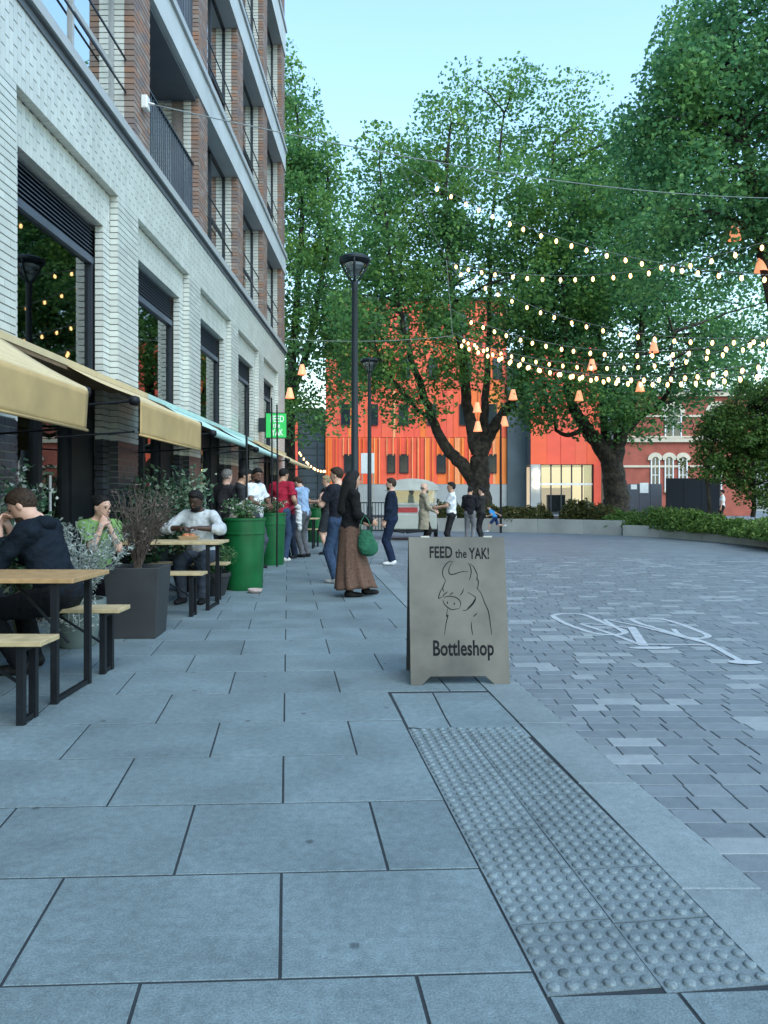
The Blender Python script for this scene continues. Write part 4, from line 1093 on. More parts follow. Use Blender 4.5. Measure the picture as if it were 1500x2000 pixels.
def tree(label, base, limbs, lobes, n_leaf, leaf, mat, clump=(.7, 1.3), per=120, name='plane_tree', nbr=90, flat=.8):
    """limbs: list of (points, r0, r1); lobes: ellipsoids (centre, radii) that make up the crown"""
    t = empty(name, base, label, 'tree', 'trees around the square')
    tr = MB(); pts = []
    for P, r0, r1 in limbs:
        p, r = limb(P, r0, r1); tr.tube(p, r, 12, cap=False); pts += p[len(p)//3:]
    # crown clumps, more of them near the skin of each lobe
    nc = max(8, n_leaf//per); vol = np.array([a[1][0]*a[1][1]*a[1][2] for a in lobes])**.8; vol /= vol.sum()
    li = rng.choice(len(lobes), nc, p=vol)
    d = rng.normal(size=(nc, 3)); d /= np.linalg.norm(d, axis=1)[:, None]; rr = np.cbrt(rng.uniform(.12, 1, nc))
    C = np.array([lobes[i][0] for i in li])+d*rr[:, None]*np.array([lobes[i][1] for i in li])
    # branchlets
    PT = np.array([tuple(p) for p in pts])
    for c_ in C[rng.choice(nc, min(nbr, nc), replace=False)]:
        dd = ((PT-c_)**2).sum(1)+np.where(PT[:, 2] > c_[2]+.5, 30, 0); q = Vector(PT[dd.argmin()]); e = Vector(c_)
        mid = q.lerp(e, .5)+Vector((random.gauss(0, .25), random.gauss(0, .25), random.uniform(0, .5)))
        l_ = (e-q).length; r = min(.09, .018+.014*l_)
        p, r_ = limb([q, mid, e], r, .012, 4); tr.tube(p, r_, 6, cap=False)
    o = tr.build('trunk', m_bark, t, smooth=True)
    cr = rng.uniform(clump[0], clump[1], nc); k = rng.integers(0, nc, n_leaf)
    d = rng.normal(size=(n_leaf, 3)); d /= np.linalg.norm(d, axis=1)[:, None]
    r = cr[k]*np.cbrt(rng.uniform(.15, 1, n_leaf))
    q = C[k]+d*r[:, None]*np.array([1, 1, flat])
    q[:, 2] -= .12*r
    V, F = leaves(q, leaf, aspect=.75, up=-.1, droop=.15)
    mesh_np('crown', V, F, mat, t)
    return t
def aL(pts, Y): return [at(p[0], p[1], Y+(p[2] if len(p) > 2 else 0)) for p in pts]
# middle tree (A)
YA = 33.0
LA = [(aL([(938, 985), (935, 955), (936, 920), (935, 890)], YA), .54, .38), (aL([(935, 890), (925, 850), (912, 790), (905, 700, -1), (880, 560, -1), (870, 380, -1), (880, 250, -1)], YA), .36, .05),
      (aL([(932, 945), (900, 905), (868, 870), (846, 820), (828, 770, -1), (800, 690, -2), (770, 560, -2), (750, 400, -2)], YA), .34, .05), (aL([(938, 892), (955, 850), (985, 805), (1015, 745, 1), (1040, 620, 1), (1070, 430, 1), (1080, 280, 1)], YA), .34, .05),
      (aL([(940, 880), (945, 830), (950, 760), (955, 640, 1), (960, 450, 1), (985, 220, 1)], YA), .26, .04), (aL([(846, 820), (815, 800), (790, 770, -2), (750, 720, -3)], YA), .12, .03)]
def lobesP(ls, Y): return [((at(x, y, Y+dy)), (rx/1500*Y, ry_, rz/1500*Y)) for x, y, dy, rx, ry_, rz in ls]
LOA = lobesP([(850, 270, 0, 38, 2.2, 110), (898, 250, 0, 36, 2.2, 115), (960, 270, 1, 40, 2.4, 110), (1010, 235, 1, 40, 2.4, 110), (1072, 255, 0, 42, 2.4, 105), (1130, 300, 1, 45, 2.6, 110), (1185, 340, 0, 45, 2.6, 120), (745, 350, -1, 40, 2.4, 100), (795, 350, -1, 45, 2.4, 110),
              (830, 440, 0, 95, 3.5, 120), (755, 480, -1, 70, 3.0, 120), (950, 420, 0, 120, 4, 110), (1080, 440, 0, 120, 4, 120), (940, 560, 0, 210, 4.5, 110),
              (790, 640, -2, 110, 3.0, 100), (890, 670, -2, 70, 3, 60), (1070, 640, 1, 110, 4, 100), (735, 710, -2, 55, 2.2, 70), (795, 780, -2, 38, 1.3, 45), (700, 560, -2, 55, 2.5, 110), (1190, 500, 0, 70, 3, 110), (690, 775, -3, 60, 2, 45), (845, 745, -2, 55, 1.8, 42), (1040, 775, 0, 60, 2.5, 48)], YA)
tree('big plane tree in the middle with its trunk forking low over the planter', at(938, 985, YA)[:2]+(.4,), LA, LOA, 67000, .165, l_treeA, nbr=130)
# right trunk (B)
YB = 33.0
LBm = [(aL([(1203, 1000), (1203, 965), (1198, 930), (1196, 895)], YB), .60, .44), (aL([(1194, 905), (1170, 868), (1140, 830), (1115, 785), (1108, 730, -1), (1100, 600, -1), (1110, 430, -1)], YB), .42, .05),
      (aL([(1200, 895), (1212, 850), (1225, 800), (1245, 720, 1), (1260, 560, 1), (1255, 420, 1)], YB), .38, .05), (aL([(1140, 838), (1110, 850), (1088, 840), (1083, 812), (1075, 790)], YB), .12, .04),
      (aL([(1215, 850), (1250, 812), (1290, 790, -1), (1310, 740, -2), (1315, 650, -2)], YB), .22, .04), (aL([(1196, 895), (1180, 830), (1175, 740), (1170, 600), (1180, 480)], YB), .25, .04)]
LOB = lobesP([(1180, 480, 0, 140, 4, 120), (1290, 470, 2, 110, 4, 150), (1100, 600, 0, 90, 3.5, 110), (1230, 640, 0, 140, 4, 110), (1340, 640, 1, 90, 3.5, 110), (1060, 760, -1, 70, 2.5, 60), (1160, 780, -1, 80, 2.5, 50), (1270, 790, -1, 80, 2.5, 60), (1350, 740, 0, 70, 3, 60), (1250, 360, 2, 90, 3.5, 110), (1430, 600, 1, 90, 3.5, 130), (1500, 700, 2, 70, 3, 90)], YB)
tree('big plane tree with the dark leaning trunk right of the middle one', at(1203, 1000, YB)[:2]+(.4,), LBm, LOB, 52000, .165, l_treeC, nbr=110)
# near tree at the right edge (C), its trunk just outside the picture
YC = 21.0
LC = [([(11.6, 21.5, -.1), (11.55, 21.5, 2.5), (11.4, 21.4, 5.0)], .45, .36), ([(11.4, 21.4, 5), (10.4, 21, 8), (9.6, 20.6, 11.5), (9.3, 20.5, 15)], .28, .04), ([(11.4, 21.4, 5), (11.8, 21.8, 9), (11.5, 22, 15)], .28, .04), ([(11.4, 21.4, 5), (12.6, 21, 7.5), (13.5, 20.5, 12)], .25, .04)]
LOC = lobesP([(1440, 120, 0, 150, 3, 160), (1330, 250, 0, 100, 2.6, 110), (1290, 190, 0, 60, 2, 60), (1400, 60, 0, 70, 2, 90), (1310, 400, 0, 90, 2.6, 110), (1430, 430, 1, 120, 3, 120), (1500, 300, 0, 150, 3.5, 200), (1640, 250, 1, 160, 3.5, 250), (1280, 520, 1, 60, 2.0, 60), (1500, 20, 0, 140, 3, 100)], YC)
tree('tall dark plane tree filling the top right corner', (11.6, 21.5, 0), LC, LOC, 52000, .135, l_treeC, clump=(.55, .95), nbr=110)
# left tree (D) behind the building corner
YD = 40.0
LD = [(aL([(560, 1010), (560, 900), (562, 800)], YD), .5, .4), (aL([(562, 800), (575, 640), (590, 400), (580, 220)], YD), .3, .05), (aL([(562, 800), (610, 640), (640, 450), (640, 320)], YD), .25, .05), (aL([(562, 800), (530, 600), (520, 300)], YD), .25, .05)]
LOD = lobesP([(570, 260, 0, 50, 2.5, 110), (610, 330, 0, 55, 2.5, 110), (650, 400, 0, 45, 2.5, 110), (560, 480, 0, 100, 4, 180), (640, 560, 0, 70, 3.5, 150), (600, 700, 0, 95, 4, 120), (540, 300, 0, 80, 4, 200), (660, 700, -1, 50, 3, 80), (585, 810, -1, 50, 3, 40), (690, 640, -1, 40, 2.5, 100)], YD)
tree('left plane tree rising behind the corner of the brick building', at(560, 1010, YD)[:2]+(0,), LD, LOD, 36000, .185, l_treeA, nbr=90)
# young pale green tree at the right edge (E)
YE = 25.0
LE = [([at(1385, 1010, YE), at(1382, 940, YE), at(1390, 880, YE)], .07, .05), ([at(1390, 880, YE), at(1410, 830, YE), at(1440, 780, YE)], .045, .015), ([at(1390, 880, YE), at(1360, 850, YE), at(1350, 820, YE)], .03, .012), ([at(1470, 1010, YE), at(1472, 900, YE), at(1465, 800, YE)], .08, .03)]
LOE = lobesP([(1480, 820, 0, 60, 1.4, 80), (1430, 870, 0, 60, 1.2, 70), (1490, 920, 0, 70, 1.4, 70), (1380, 900, 0, 35, .7, 30), (1400, 830, 0, 35, .8, 40), (1540, 820, 0, 60, 1.4, 90)], YE)
tree('small pale green young tree at the right edge above the hedge', at(1385, 1010, YE)[:2]+(.3,), LE, LOE, 26000, .10, l_treeE, clump=(.25, .5), per=90, name='young_tree', nbr=90)

# ------------------------------------------------------------------ orange panelled building
ORANGE = [(0.86, 0.115, 0.040), (0.88, 0.17, 0.03), (0.84, 0.10, 0.050), (0.90, 0.24, 0.04), (0.86, 0.12, 0.055), (0.90, 0.36, 0.14)]
m_or = [M('orange panel %d' % i, c, 0.55, 0.05, 1.0) for i, c in enumerate(ORANGE)]
m_dwin = M('dark window glass', (0.02, 0.03, 0.035), 0.15, 0.2, 1, spec=0.8)
m_plinth = M('grey plinth', (0.33, 0.34, 0.33), 0.8, 0.1, 0.6)
m_slate = M('slate grey cladding', (0.085, 0.11, 0.12), 0.6, 0.1, 0.7, spec=.3)
m_wframe = M('white frame', (0.7, 0.7, 0.68), 0.5, 0.05)
def slab_panels(t, x0, x1, yf, z0, z1, weights, wmin=.32, wmax=.95, depth=.12):
    x = x0
    while x < x1-.05:
        w = min(random.uniform(wmin, wmax), x1-x)
        if x1-x-w < .2: w = x1-x
        i = random.choices(range(6), weights)[0]
        if i == 5: w = min(w, .22)
        pr = random.uniform(-.03, .03)
        MB().box(x+.008, x+w-.008, yf-depth+pr, yf, z0, z1).build('panel', m_or[i], t); x += w
ob = empty('orange_building', (2.5, 62, 0), 'orange and red striped panel building behind the middle tree', 'building')
X0, X1 = at(636, 0, 62)[0], at(989, 0, 62)[0]
MB().box(X0, X1, 62, 74, 0, 17.2).build('wall', m_slate, ob)
MB().box(X0-.1, X1+.1, 61.7, 62, 0, 2.45).build('plinth', m_plinth, ob)
slab_panels(ob, X0, X1, 61.98, 2.47, 6.2, (3, 3, 3, 2, 3, 2.2))
slab_panels(ob, X0, X1, 61.98, 6.23, 10.0, (4, 2, 4, 1, 4, 1))
slab_panels(ob, X0, X1, 61.98, 10.03, 13.6, (4, 2, 4, 1, 4, 1))
slab_panels(ob, X0, X1, 61.98, 13.63, 17.2, (4, 2, 4, 1, 4, 1))
def window(t, x, z, w, h, y, fr=m_dframe, cross=False, sill=True):
    wd = empty('window', (x-t.location.x, y-t.location.y, z-t.location.z)); wd.parent = t
    o = (x, y, z)
    m = MB(); e = .07
    m.box(x-w/2, x-w/2+e, y-.06, y+.02, z, z+h).box(x+w/2-e, x+w/2, y-.06, y+.02, z, z+h).box(x-w/2+e, x+w/2-e, y-.06, y+.02, z, z+e).box(x-w/2+e, x+w/2-e, y-.06, y+.02, z+h-e, z+h)
    if cross: m.box(x-.03, x+.03, y-.055, y+.02, z+e, z+h-e).box(x-w/2+e, x-.03, y-.055, y+.02, z+h*.5-.03, z+h*.5+.03).box(x+.03, x+w/2-e, y-.055, y+.02, z+h*.5-.03, z+h*.5+.03)
    mesh_np('frame', np.array(m.v), m.f, fr, wd, origin=o)
    m = MB().box(x-w/2+e, x+w/2-e, y-.02, y+.01, z+e, z+h-e); mesh_np('pane', np.array(m.v), m.f, m_dwin, wd, origin=o)
    return wd
for px0, px1 in ((672, 690), (756, 772), (780, 798), (853, 871), (950, 970)):
    a, c_ = at(px0, 924, 61.8), at(px1, 887, 61.8); window(ob, (a[0]+c_[0])/2, a[2], c_[0]-a[0], c_[2]-a[2], 61.80)
for z in (7.2, 10.9, 14.5):
    for k in range(6): window(ob, X0+1.6+2.4*k+random.uniform(-.3, .3), z, .75, 1.7, 61.80)
MB().box(X0-.1, X1+.1, 61.6, 74.1, 17.2, 17.5).build('roof', m_slate, ob)
wins = [(at(a_, 0, 61.8)[0]-.1, at(c__, 0, 61.8)[0]+.1) for a_, c__ in ((672, 690), (756, 772), (780, 798), (853, 871), (950, 970))]
xf = X0+.25
while xf < X1-.2:
    zz = 4.75 if any(a_ < xf < c__ for a_, c__ in wins) else 2.47
    MB().box(xf-.035, xf+.035, 61.70, 61.84, zz, 6.2).build('fin', m_or[random.choice((3, 5, 1, 5))], ob); xf += random.uniform(.28, .62)
nb = empty('notice_board', (at(718, 925, 56)[0], 56, 0), 'white notice board on posts before the orange building', 'notice board')
a, c_ = at(705, 925, 56), at(731, 885, 56)
o = MB().box(a[0], c_[0], 56, 56.08, a[2], c_[2]).build('board', m_whitep, nb); bevel(o, .02)
for x in (a[0]+.08, c_[0]-.08): MB().box(x-.04, x+.04, 56.09, 56.16, 0, c_[2]).build('post', m_steel, nb)
# grey block left of it and the orange end beyond
gb = empty('grey_tower', (-6, 64, 0), 'slate grey block with horizontal cladding between the orange walls', 'building')
GX0, GX1 = at(585, 0, 64)[0], at(634, 0, 64)[0]
MB().box(GX0-.5, GX1, 64, 72, 0, 8.6).build('wall', m_slate, gb)
for k in range(14): MB().box(GX0-.4, GX1-.01, 63.93, 63.998, .3+k*.58, .3+k*.58+.53).build('cladding_board', m_slate, gb)
MB().box(GX0-.6, GX1, 63.8, 72, 8.6, 8.8).build('roof', m_slate, gb)
oe = empty('orange_building', (-12, 63, 0), 'orange striped wall left of the grey block, seen past the brick building corner', 'building')
MB().box(-20, GX0-.02, 63, 72, 0, 7.6).build('wall', m_slate, oe)
slab_panels(oe, -20, GX0-.02, 62.98, 1.6, 7.6, (3, 3, 3, 3, 3, 2)); MB().box(-20, GX0, 62.8, 63, 0, 1.58).build('plinth', m_plinth, oe)
# dark recess and red block with lit entrance
rb = empty('red_building', (14, 60, 0), 'red panelled block with a lit glass entrance left of the right trunk', 'building')
RX0, RX1 = at(1036, 0, 60)[0], at(1172, 0, 60)[0]
MB().box(X1+.02, RX0-.02, 61.5, 70, 0, 13).build('dark_link', m_slate, rb)
MB().box(RX0, RX1, 60, 70, 3.97, 13.5).build('wall', m_slate, rb)
slab_panels(rb, RX0, RX1, 59.98, 3.97, 9.0, (4, 0, 4, 0, 3, 0), .8, 1.4); slab_panels(rb, RX0, RX1, 59.98, 9.03, 13.5, (4, 0, 4, 0, 3, 0), .8, 1.4)
MB().box(RX1-.55, RX1, 59.7, 60.3, 0, 3.96).build('red_pillar', m_or[2], rb)
MB().box(RX0, RX0+.75, 59.8, 60.3, 0, 3.96).build('grey_pillar', m_plinth, rb)
m_lobby = emit_mat('lit lobby wall', (1.0, .80, .56), 0.26)
MB().box(RX0, RX1, 64.9, 65, 0, 3.95).build('lobby_wall', m_lobby, rb)
MB().box(RX0, RX1, 59.9, 65, -.005, .02).build('lobby_floor', m_plinth, rb)
MB().box(RX0+.8, RX1-.6, 60.02, 60.05, .05, 3.92).build('entrance_glass', m_glassclear, rb)
for x in np.linspace(RX0+.8, RX1-.6, 6): MB().box(x-.04, x+.04, 59.96, 60.1, .02, 3.955).build('mullion', m_dframe, rb)
MB().box(RX0+.8, RX1-.6, 59.95, 60.11, 2.35, 2.5).build('transom', m_wframe, rb)
MB().box(RX0+1.8, RX0+3.2, 62, 62.6, .02, 1.6).build('lobby_desk', m_dframe, rb)
for z in (3.2, 2.4):
    m = MB(); m.lathe([(.02, -.28), (.16, -.25), (.16, .25), (.02, .28)], (RX0+.4, 59.6, z), 12); m.build('wall_lamp', m_white, rb)

# Victorian red brick building
m_vbrick = M('red victorian brick', (0.34, 0.085, 0.055), 0.8, 0.12, 1.5)
m_stone = M('cream stone', (0.58, 0.50, 0.38), 0.75, 0.08, 1.2)
vb = empty('victorian_building', (20, 58, 0), 'red brick Victorian building with cream stone bands and arched windows', 'building')
VX0, VX1 = at(1213, 0, 58)[0], at(1470, 0, 58)[0]
MB().box(VX0, VX1, 58, 70, 0, 9.2).build('wall', m_vbrick, vb)
MB().box(VX0-.5, VX0-.01, 60, 70, 0, 12).build('side_wall', m_conc, vb)
for z, h, pr in ((5.55, .28, .22), (5.9, .12, .1), (7.45, .16, .12), (3.65, .16, .1), (9.0, .35, .3)):
    MB().box(VX0-.05, VX1, 58-pr, 58.01, z, z+h).build('stone_band', m_stone, vb)
def arch_window(px, pz, w, h, fr):
    x = at(px, 0, 58)[0]; y = 57.97
    wd = empty('arched_window', (x-vb.location.x, y-vb.location.y, pz)); wd.parent = vb
    o = (x, y, pz); n = 12
    out = [(x-w/2, pz), (x+w/2, pz)]+[(x+w/2*math.cos(math.pi*k/n), pz+h-w/2+w/2*math.sin(math.pi*k/n)) for k in range(n+1)]
    V = [(a, y-.02, z) for a, z in out]; mesh_np('pane', np.array(V), [tuple(range(len(V)))], m_dwin, wd, origin=o)
    # stone arch: ring of voussoirs joined at the head
    m = MB(); r0, r1 = w/2, w/2+fr
    for k in range(n):
        a0, a1 = math.pi*k/n, math.pi*(k+1)/n; zc = pz+h-w/2
        q = [(x+r*math.cos(a_), zc+r*math.sin(a_)) for r, a_ in ((r0, a0), (r1, a0), (r1, a1), (r0, a1))]
        m.add([(p[0], y-.12, p[1]) for p in q]+[(p[0], y+.02, p[1]) for p in q], [(0, 1, 2, 3), (0, 4, 5, 1), (2, 6, 7, 3), (1, 5, 6, 2), (3, 7, 4, 0)])
    mesh_np('stone_arch', np.array(m.v), m.f, m_stone, wd, origin=o)
    m = MB(); m.box(x-w/2-.09, x-w/2, y-.1, y+.02, pz, pz+h-w/2).box(x+w/2, x+w/2+.09, y-.1, y+.02, pz, pz+h-w/2).box(x-.03, x+.03, y-.05, y-.01, pz, pz+h-.1).box(x-w/2, x+w/2, y-.055, y-.012, pz+h*.45, pz+h*.45+.05)
    mesh_np('frame', np.array(m.v), m.f, m_wframe, wd, origin=o)
    m = MB().box(x-w/2-.15, x+w/2+.15, y-.2, y+.02, pz-.14, pz-.005); mesh_np('sill', np.array(m.v), m.f, m_stone, wd, origin=o)
for px in (1279, 1306, 1333): arch_window(px, 1.9, .5, 2.55, .32)
arch_window(1314, 5.95, 1.1, 2.35, .35); arch_window(1400, 5.95, 1.1, 2.35, .35); arch_window(1400, 1.9, .5, 2.55, .32)
MB().box(VX0-.2, VX1, 57.6, 70, 9.35, 9.6).build('roof', m_conc, vb)
# hoardings
hd = empty('hoarding', (at(1258, 0, 45)[0], 45, 0), 'grey site hoarding with white notices behind the right hedge', 'hoarding')
a, c_ = at(1226, 990, 45), at(1293, 945, 45)
for k in range(3):
    w = (c_[0]-a[0])/3; MB().box(a[0]+k*w+.01, a[0]+(k+1)*w-.01, 45, 45.08, 0, c_[2]).build('panel', M('grey hoarding', (.07, .08, .10), .6, .08), hd)
for px, py, w, h in ((1258, 953, .5, .6), (1238, 951, .35, .28)):
    p = at(px, py, 44.97); MB().box(p[0]-w/2, p[0]+w/2, 44.96, 44.985, p[2]-h/2, p[2]+h/2).build('notice', m_whitep, hd)
hd = empty('hoarding', (at(1345, 0, 42)[0], 42, 0), 'dark navy site hoarding panel box left of the young tree', 'hoarding')
a, c_ = at(1301, 1000, 42), at(1404, 934, 42)
for k in range(3):
    w = (c_[0]-a[0])/3; MB().box(a[0]+k*w+.008, a[0]+(k+1)*w-.008, 42, 42.08, 0, c_[2]).build('panel', M('navy hoarding', (.006, .009, .015), .6, .1, spec=.15), hd)
MB().box(c_[0]+.005, c_[0]+.085, 42, 45, 0, c_[2]).build('panel', m_black, hd)
# far skyline closing the gaps between the buildings
for x0, x1, y, h, lb in ((-45, -20.5, 75, 11, 'distant grey block beyond the left tree'), (22, 60, 80, 12, 'distant grey block beyond the right trees')):
    fb = empty('distant_block', ((x0+x1)/2, y, 0), lb, 'building'); MB().box(x0, x1, y, y+10, 0, h).build('wall', m_plinth, fb)
    MB().box(x0-.3, x1+.3, y-.3, y+10, h, h+.4).build('roof', m_slate, fb)

# ------------------------------------------------------------------ food trailer
tr = empty('food_trailer', (.85, 24.2, 0), 'small silver roofed food trailer with red panel behind the navy man', 'trailer')
m_silver = M('brushed aluminium', (0.40, 0.42, 0.43), 0.35, 0.12, 3, metal=0.6)
m_crm = M('cream trailer paint', (0.36, 0.38, 0.34), 0.45, 0.06, 3)
m_redp = M('red panel', (0.38, 0.03, 0.03), 0.5, 0.2, 18)
x0, x1, y0, y1 = .08, 1.62, 23.5, 25.3
o = MB().box(x0, x1, y0, y1, .32, .80).build('lower_body', m_crm, tr); bevel(o, .04, 3)
MB().box(x0+.03, x1-.03, y0+.02, y1-.02, .80, 1.08).build('upper_body', m_silver, tr); MB().box(x0+.06, x0+.95, y0+.008, y0+.02, .84, 1.0).build('red_panel', m_redp, tr)
o = MB().box(x0, x1, y0-.06, y1, 1.08, 1.13).build('counter', m_silver, tr)
for x, y in ((x0+.04, y0+.04), (x1-.04, y0+.04), (x0+.04, y1-.04), (x1-.04, y1-.04)): MB().box(x-.03, x+.03, y-.03, y+.03, 1.13, 1.52).build('corner_post', m_silver, tr)
MB().box(x0+.07, x1-.07, y0+.03, y0+.04, 1.13, 1.52).build('serving_window', m_glassclear, tr)
MB().box(x0+.07, x1-.07, y1-.08, y1-.04, 1.13, 1.52).build('back_wall', m_silver, tr)
n = 14; vs = []
for y in (y0-.12, y1+.05):
    for k in range(n+1):
        a = math.pi*k/n; vs.append(((x0+x1)/2-(.83)*math.cos(a), y, 1.52+.36*math.sin(a)**.8))
fs = [(k, k+1, n+2+k, n+1+k) for k in range(n)]+[tuple(range(n, -1, -1)), tuple(n+1+k for k in range(n+1))]+[(0, n+1, 2*n+1, n)]
o = MB().add(vs, fs).build('roof', m_silver, tr); smooth_by_angle(o, 40)
MB().box(x0+.05, x1-.05, y0+.05, y1-.05, .24, .32).build('chassis', m_black, tr)
for x in (x0-.03, x1+.03):
    m = MB(); m.lathe([(.14, -.06), (.24, -.05), (.25, 0), (.24, .05), (.14, .06)], (0, 0, 0), 20)
    V = np.array(m.v); V = np.stack([V[:, 2]+x, V[:, 0]+24.5, V[:, 1]+.25], 1); w_ = mesh_np('wheel', V, m.f, m_black, tr, smooth=True)
MB().tube([(x0+.3, y0, .28), (x0+.5, y0-.5, .25), (x0+.55, y0-.9, .30)], .03, 8).build('tow_bar', m_black, tr)
MB().tube([(x0+1.1, y0, .28), (x0+.6, y0-.5, .25)], .03, 8).build('tow_bar', m_black, tr)
# barrier fence behind the trailer
fn = empty('barrier_fence', (-.6, 29, 0), 'grey metal barrier fence behind the trailer', 'fence')
for k in range(30):
    x = -1.2+k*.11; MB().box(x-.012, x+.012, 29, 29.02, .1, 1.1).build('bar', m_pole, fn)
MB().box(-1.25, 2.05, 28.99, 29.03, 1.1, 1.14).build('rail', m_pole, fn); MB().box(-1.25, 2.05, 28.99, 29.03, .06, .1).build('rail', m_pole, fn)
# ------------------------------------------------------------------ people: smooth-blended limb volumes turned into one surface
def surface_nets(D, org, h):
    s = D < 0; nx, ny, nz = D.shape
    c = np.zeros((nx-1, ny-1, nz-1), dtype=np.int8)
    for i in (0, 1):
        for j in (0, 1):
            for k in (0, 1): c += s[i:nx-1+i, j:ny-1+j, k:nz-1+k]
    act = (c > 0) & (c < 8); I, J, K = np.nonzero(act); n = len(I)
    idx = -np.ones(act.shape, dtype=np.int32); idx[act] = np.arange(n)
    pos = np.zeros((n, 3)); cnt = np.zeros(n)
    cor = [(i, j, k) for i in (0, 1) for j in (0, 1) for k in (0, 1)]
    val = {q: D[I+q[0], J+q[1], K+q[2]] for q in cor}
    for a in cor:
        for ax in range(3):
            if a[ax]: continue
            b_ = list(a); b_[ax] = 1; b_ = tuple(b_)
            v0, v1 = val[a], val[b_]; m = (v0 < 0) != (v1 < 0); t = v0[m]/(v0[m]-v1[m])
            p = np.tile(np.array(a, float), (m.sum(), 1)); p[:, ax] = t; pos[m] += p; cnt[m] += 1
    V = (np.stack([I, J, K], 1)+pos/cnt[:, None])*h+org
    F = []
    for ax in range(3):
        A = [slice(None)]*3; B_ = [slice(None)]*3; A[ax] = slice(0, -1); B_[ax] = slice(1, None)
        e0, e1 = s[tuple(A)], s[tuple(B_)]; d = e0 != e1
        u, v = (ax+1) % 3, (ax+2) % 3
        q = np.array(np.nonzero(d)).T
        if not len(q): continue
        lim = np.array(D.shape)-1
        ok = (q[:, u] > 0) & (q[:, v] > 0) & (q[:, u] < lim[u]) & (q[:, v] < lim[v]); q = q[ok]
        fl = e0[tuple(q.T)]
        def cell(du, dv):
            p = q.copy(); p[:, u] += du; p[:, v] += dv; return idx[tuple(p.T)]
        f = np.stack([cell(-1, -1), cell(0, -1), cell(0, 0), cell(-1, 0)], 1)
        f[~fl] = f[~fl][:, ::-1]; F.append(f)
    return V, np.concatenate(F) if F else np.zeros((0, 4), int)

class SDF:
    def __init__(s): s.p = []
    def cone(s, a, b_, ra, rb, k=.03, clip=(), flat=None): s.p.append(('c', np.array(a, float), np.array(b_, float), ra, rb, k, clip, flat)); return s
    def ell(s, c, r, fr=None, k=.03, clip=(), sub=False): s.p.append(('e', np.array(c, float), np.array(r, float), np.eye(3) if fr is None else np.array(fr, float), k, clip, sub)); return s
    def mesh(s, h=.013, wr=0.0, gclip=(), seed=0):
        lo, hi = [], []
        for p in s.p:
            if p[0] == 'c': r = max(p[3], p[4]); lo.append(np.minimum(p[1], p[2])-r); hi.append(np.maximum(p[1], p[2])+r)
            else: r = max(p[2]); lo.append(p[1]-r); hi.append(p[1]+r)
        lo = np.min(lo, 0)-.03; hi = np.max(hi, 0)+.03; n = np.ceil((hi-lo)/h).astype(int)+1
        D = np.full(n, .5); ax = [lo[i]+h*np.arange(n[i]) for i in range(3)]
        for p in s.p:
            k = p[5] if p[0] == 'c' else p[4]; pad = .03+k
            if p[0] == 'c': r = max(p[3], p[4]); a, b_ = np.minimum(p[1], p[2])-r-pad, np.maximum(p[1], p[2])+r+pad
            else: r = max(p[2]); a, b_ = p[1]-r-pad, p[1]+r+pad
            i0 = np.maximum(((a-lo)/h).astype(int), 0); i1 = np.minimum(((b_-lo)/h).astype(int)+2, n)
            if (i1 <= i0).any(): continue
            sl = tuple(slice(i0[q], i1[q]) for q in range(3))
            X, Y, Z = np.meshgrid(ax[0][sl[0]], ax[1][sl[1]], ax[2][sl[2]], indexing='ij')
            if p[0] == 'c':
                _, A, B_, ra, rb, k, clip, flat = p; ba = B_-A; L2 = max((ba**2).sum(), 1e-9)
                px, py, pz = X-A[0], Y-A[1], Z-A[2]
                t = np.clip((px*ba[0]+py*ba[1]+pz*ba[2])/L2, 0, 1)
                d = np.sqrt((px-t*ba[0])**2+(py-t*ba[1])**2+(pz-t*ba[2])**2)-(ra+t*(rb-ra)); sub = False
            else:
                _, C, rr, fr, k, clip, sub = p
                q = [((X-C[0])*fr[i][0]+(Y-C[1])*fr[i][1]+(Z-C[2])*fr[i][2]) for i in range(3)]
                k0 = np.sqrt(sum((q[i]/rr[i])**2 for i in range(3))); k1 = np.sqrt(sum((q[i]/rr[i]**2)**2 for i in range(3)))+1e-9
                d = k0*(k0-1)/k1
            for cp, cn in clip: d = np.maximum(d, (X-cp[0])*cn[0]+(Y-cp[1])*cn[1]+(Z-cp[2])*cn[2])
            E = D[sl]
            if sub: D[sl] = np.maximum(E, -d)
            else:
                hh = np.maximum(k-np.abs(E-d), 0)/k; D[sl] = np.minimum(E, d)-hh*hh*k*.25
        if wr or gclip:
            X, Y, Z = np.meshgrid(*ax, indexing='ij')
            if wr:
                r_ = np.random.default_rng(seed)
                for fq, am in ((18, .5), (33, .35), (57, .2)):
                    w = r_.normal(size=3); w = w/np.linalg.norm(w)*fq; w2 = r_.normal(size=3)*fq*.5
                    D += wr*am*np.sin(w[0]*X+w[1]*Y+w[2]*Z+2*np.sin(w2[0]*X+w2[1]*Y+w2[2]*Z))
            for cp, cn in gclip: D = np.maximum(D, (X-cp[0])*cn[0]+(Y-cp[1])*cn[1]+(Z-cp[2])*cn[2])
        D[0] = D[-1] = .5; D[:, 0] = D[:, -1] = .5; D[:, :, 0] = D[:, :, -1] = .5
        return surface_nets(D, lo, h)

def nrm(v): v = np.array(v, float); return v/(np.linalg.norm(v)+1e-9)
def ik(a, t, l1, l2, hint):
    a, t = np.array(a, float), np.array(t, float); d = t-a; L_ = np.linalg.norm(d)
    if L_ > (l1+l2)*.999: d = d/L_*(l1+l2)*.999; t = a+d; L_ = (l1+l2)*.999
    x = (l1*l1-l2*l2+L_*L_)/(2*L_); y = math.sqrt(max(l1*l1-x*x, 0)); e = d/L_
    hh = np.array(hint, float); hh = hh-e*hh.dot(e); hh = nrm(hh); return a+e*x+hh*y, t

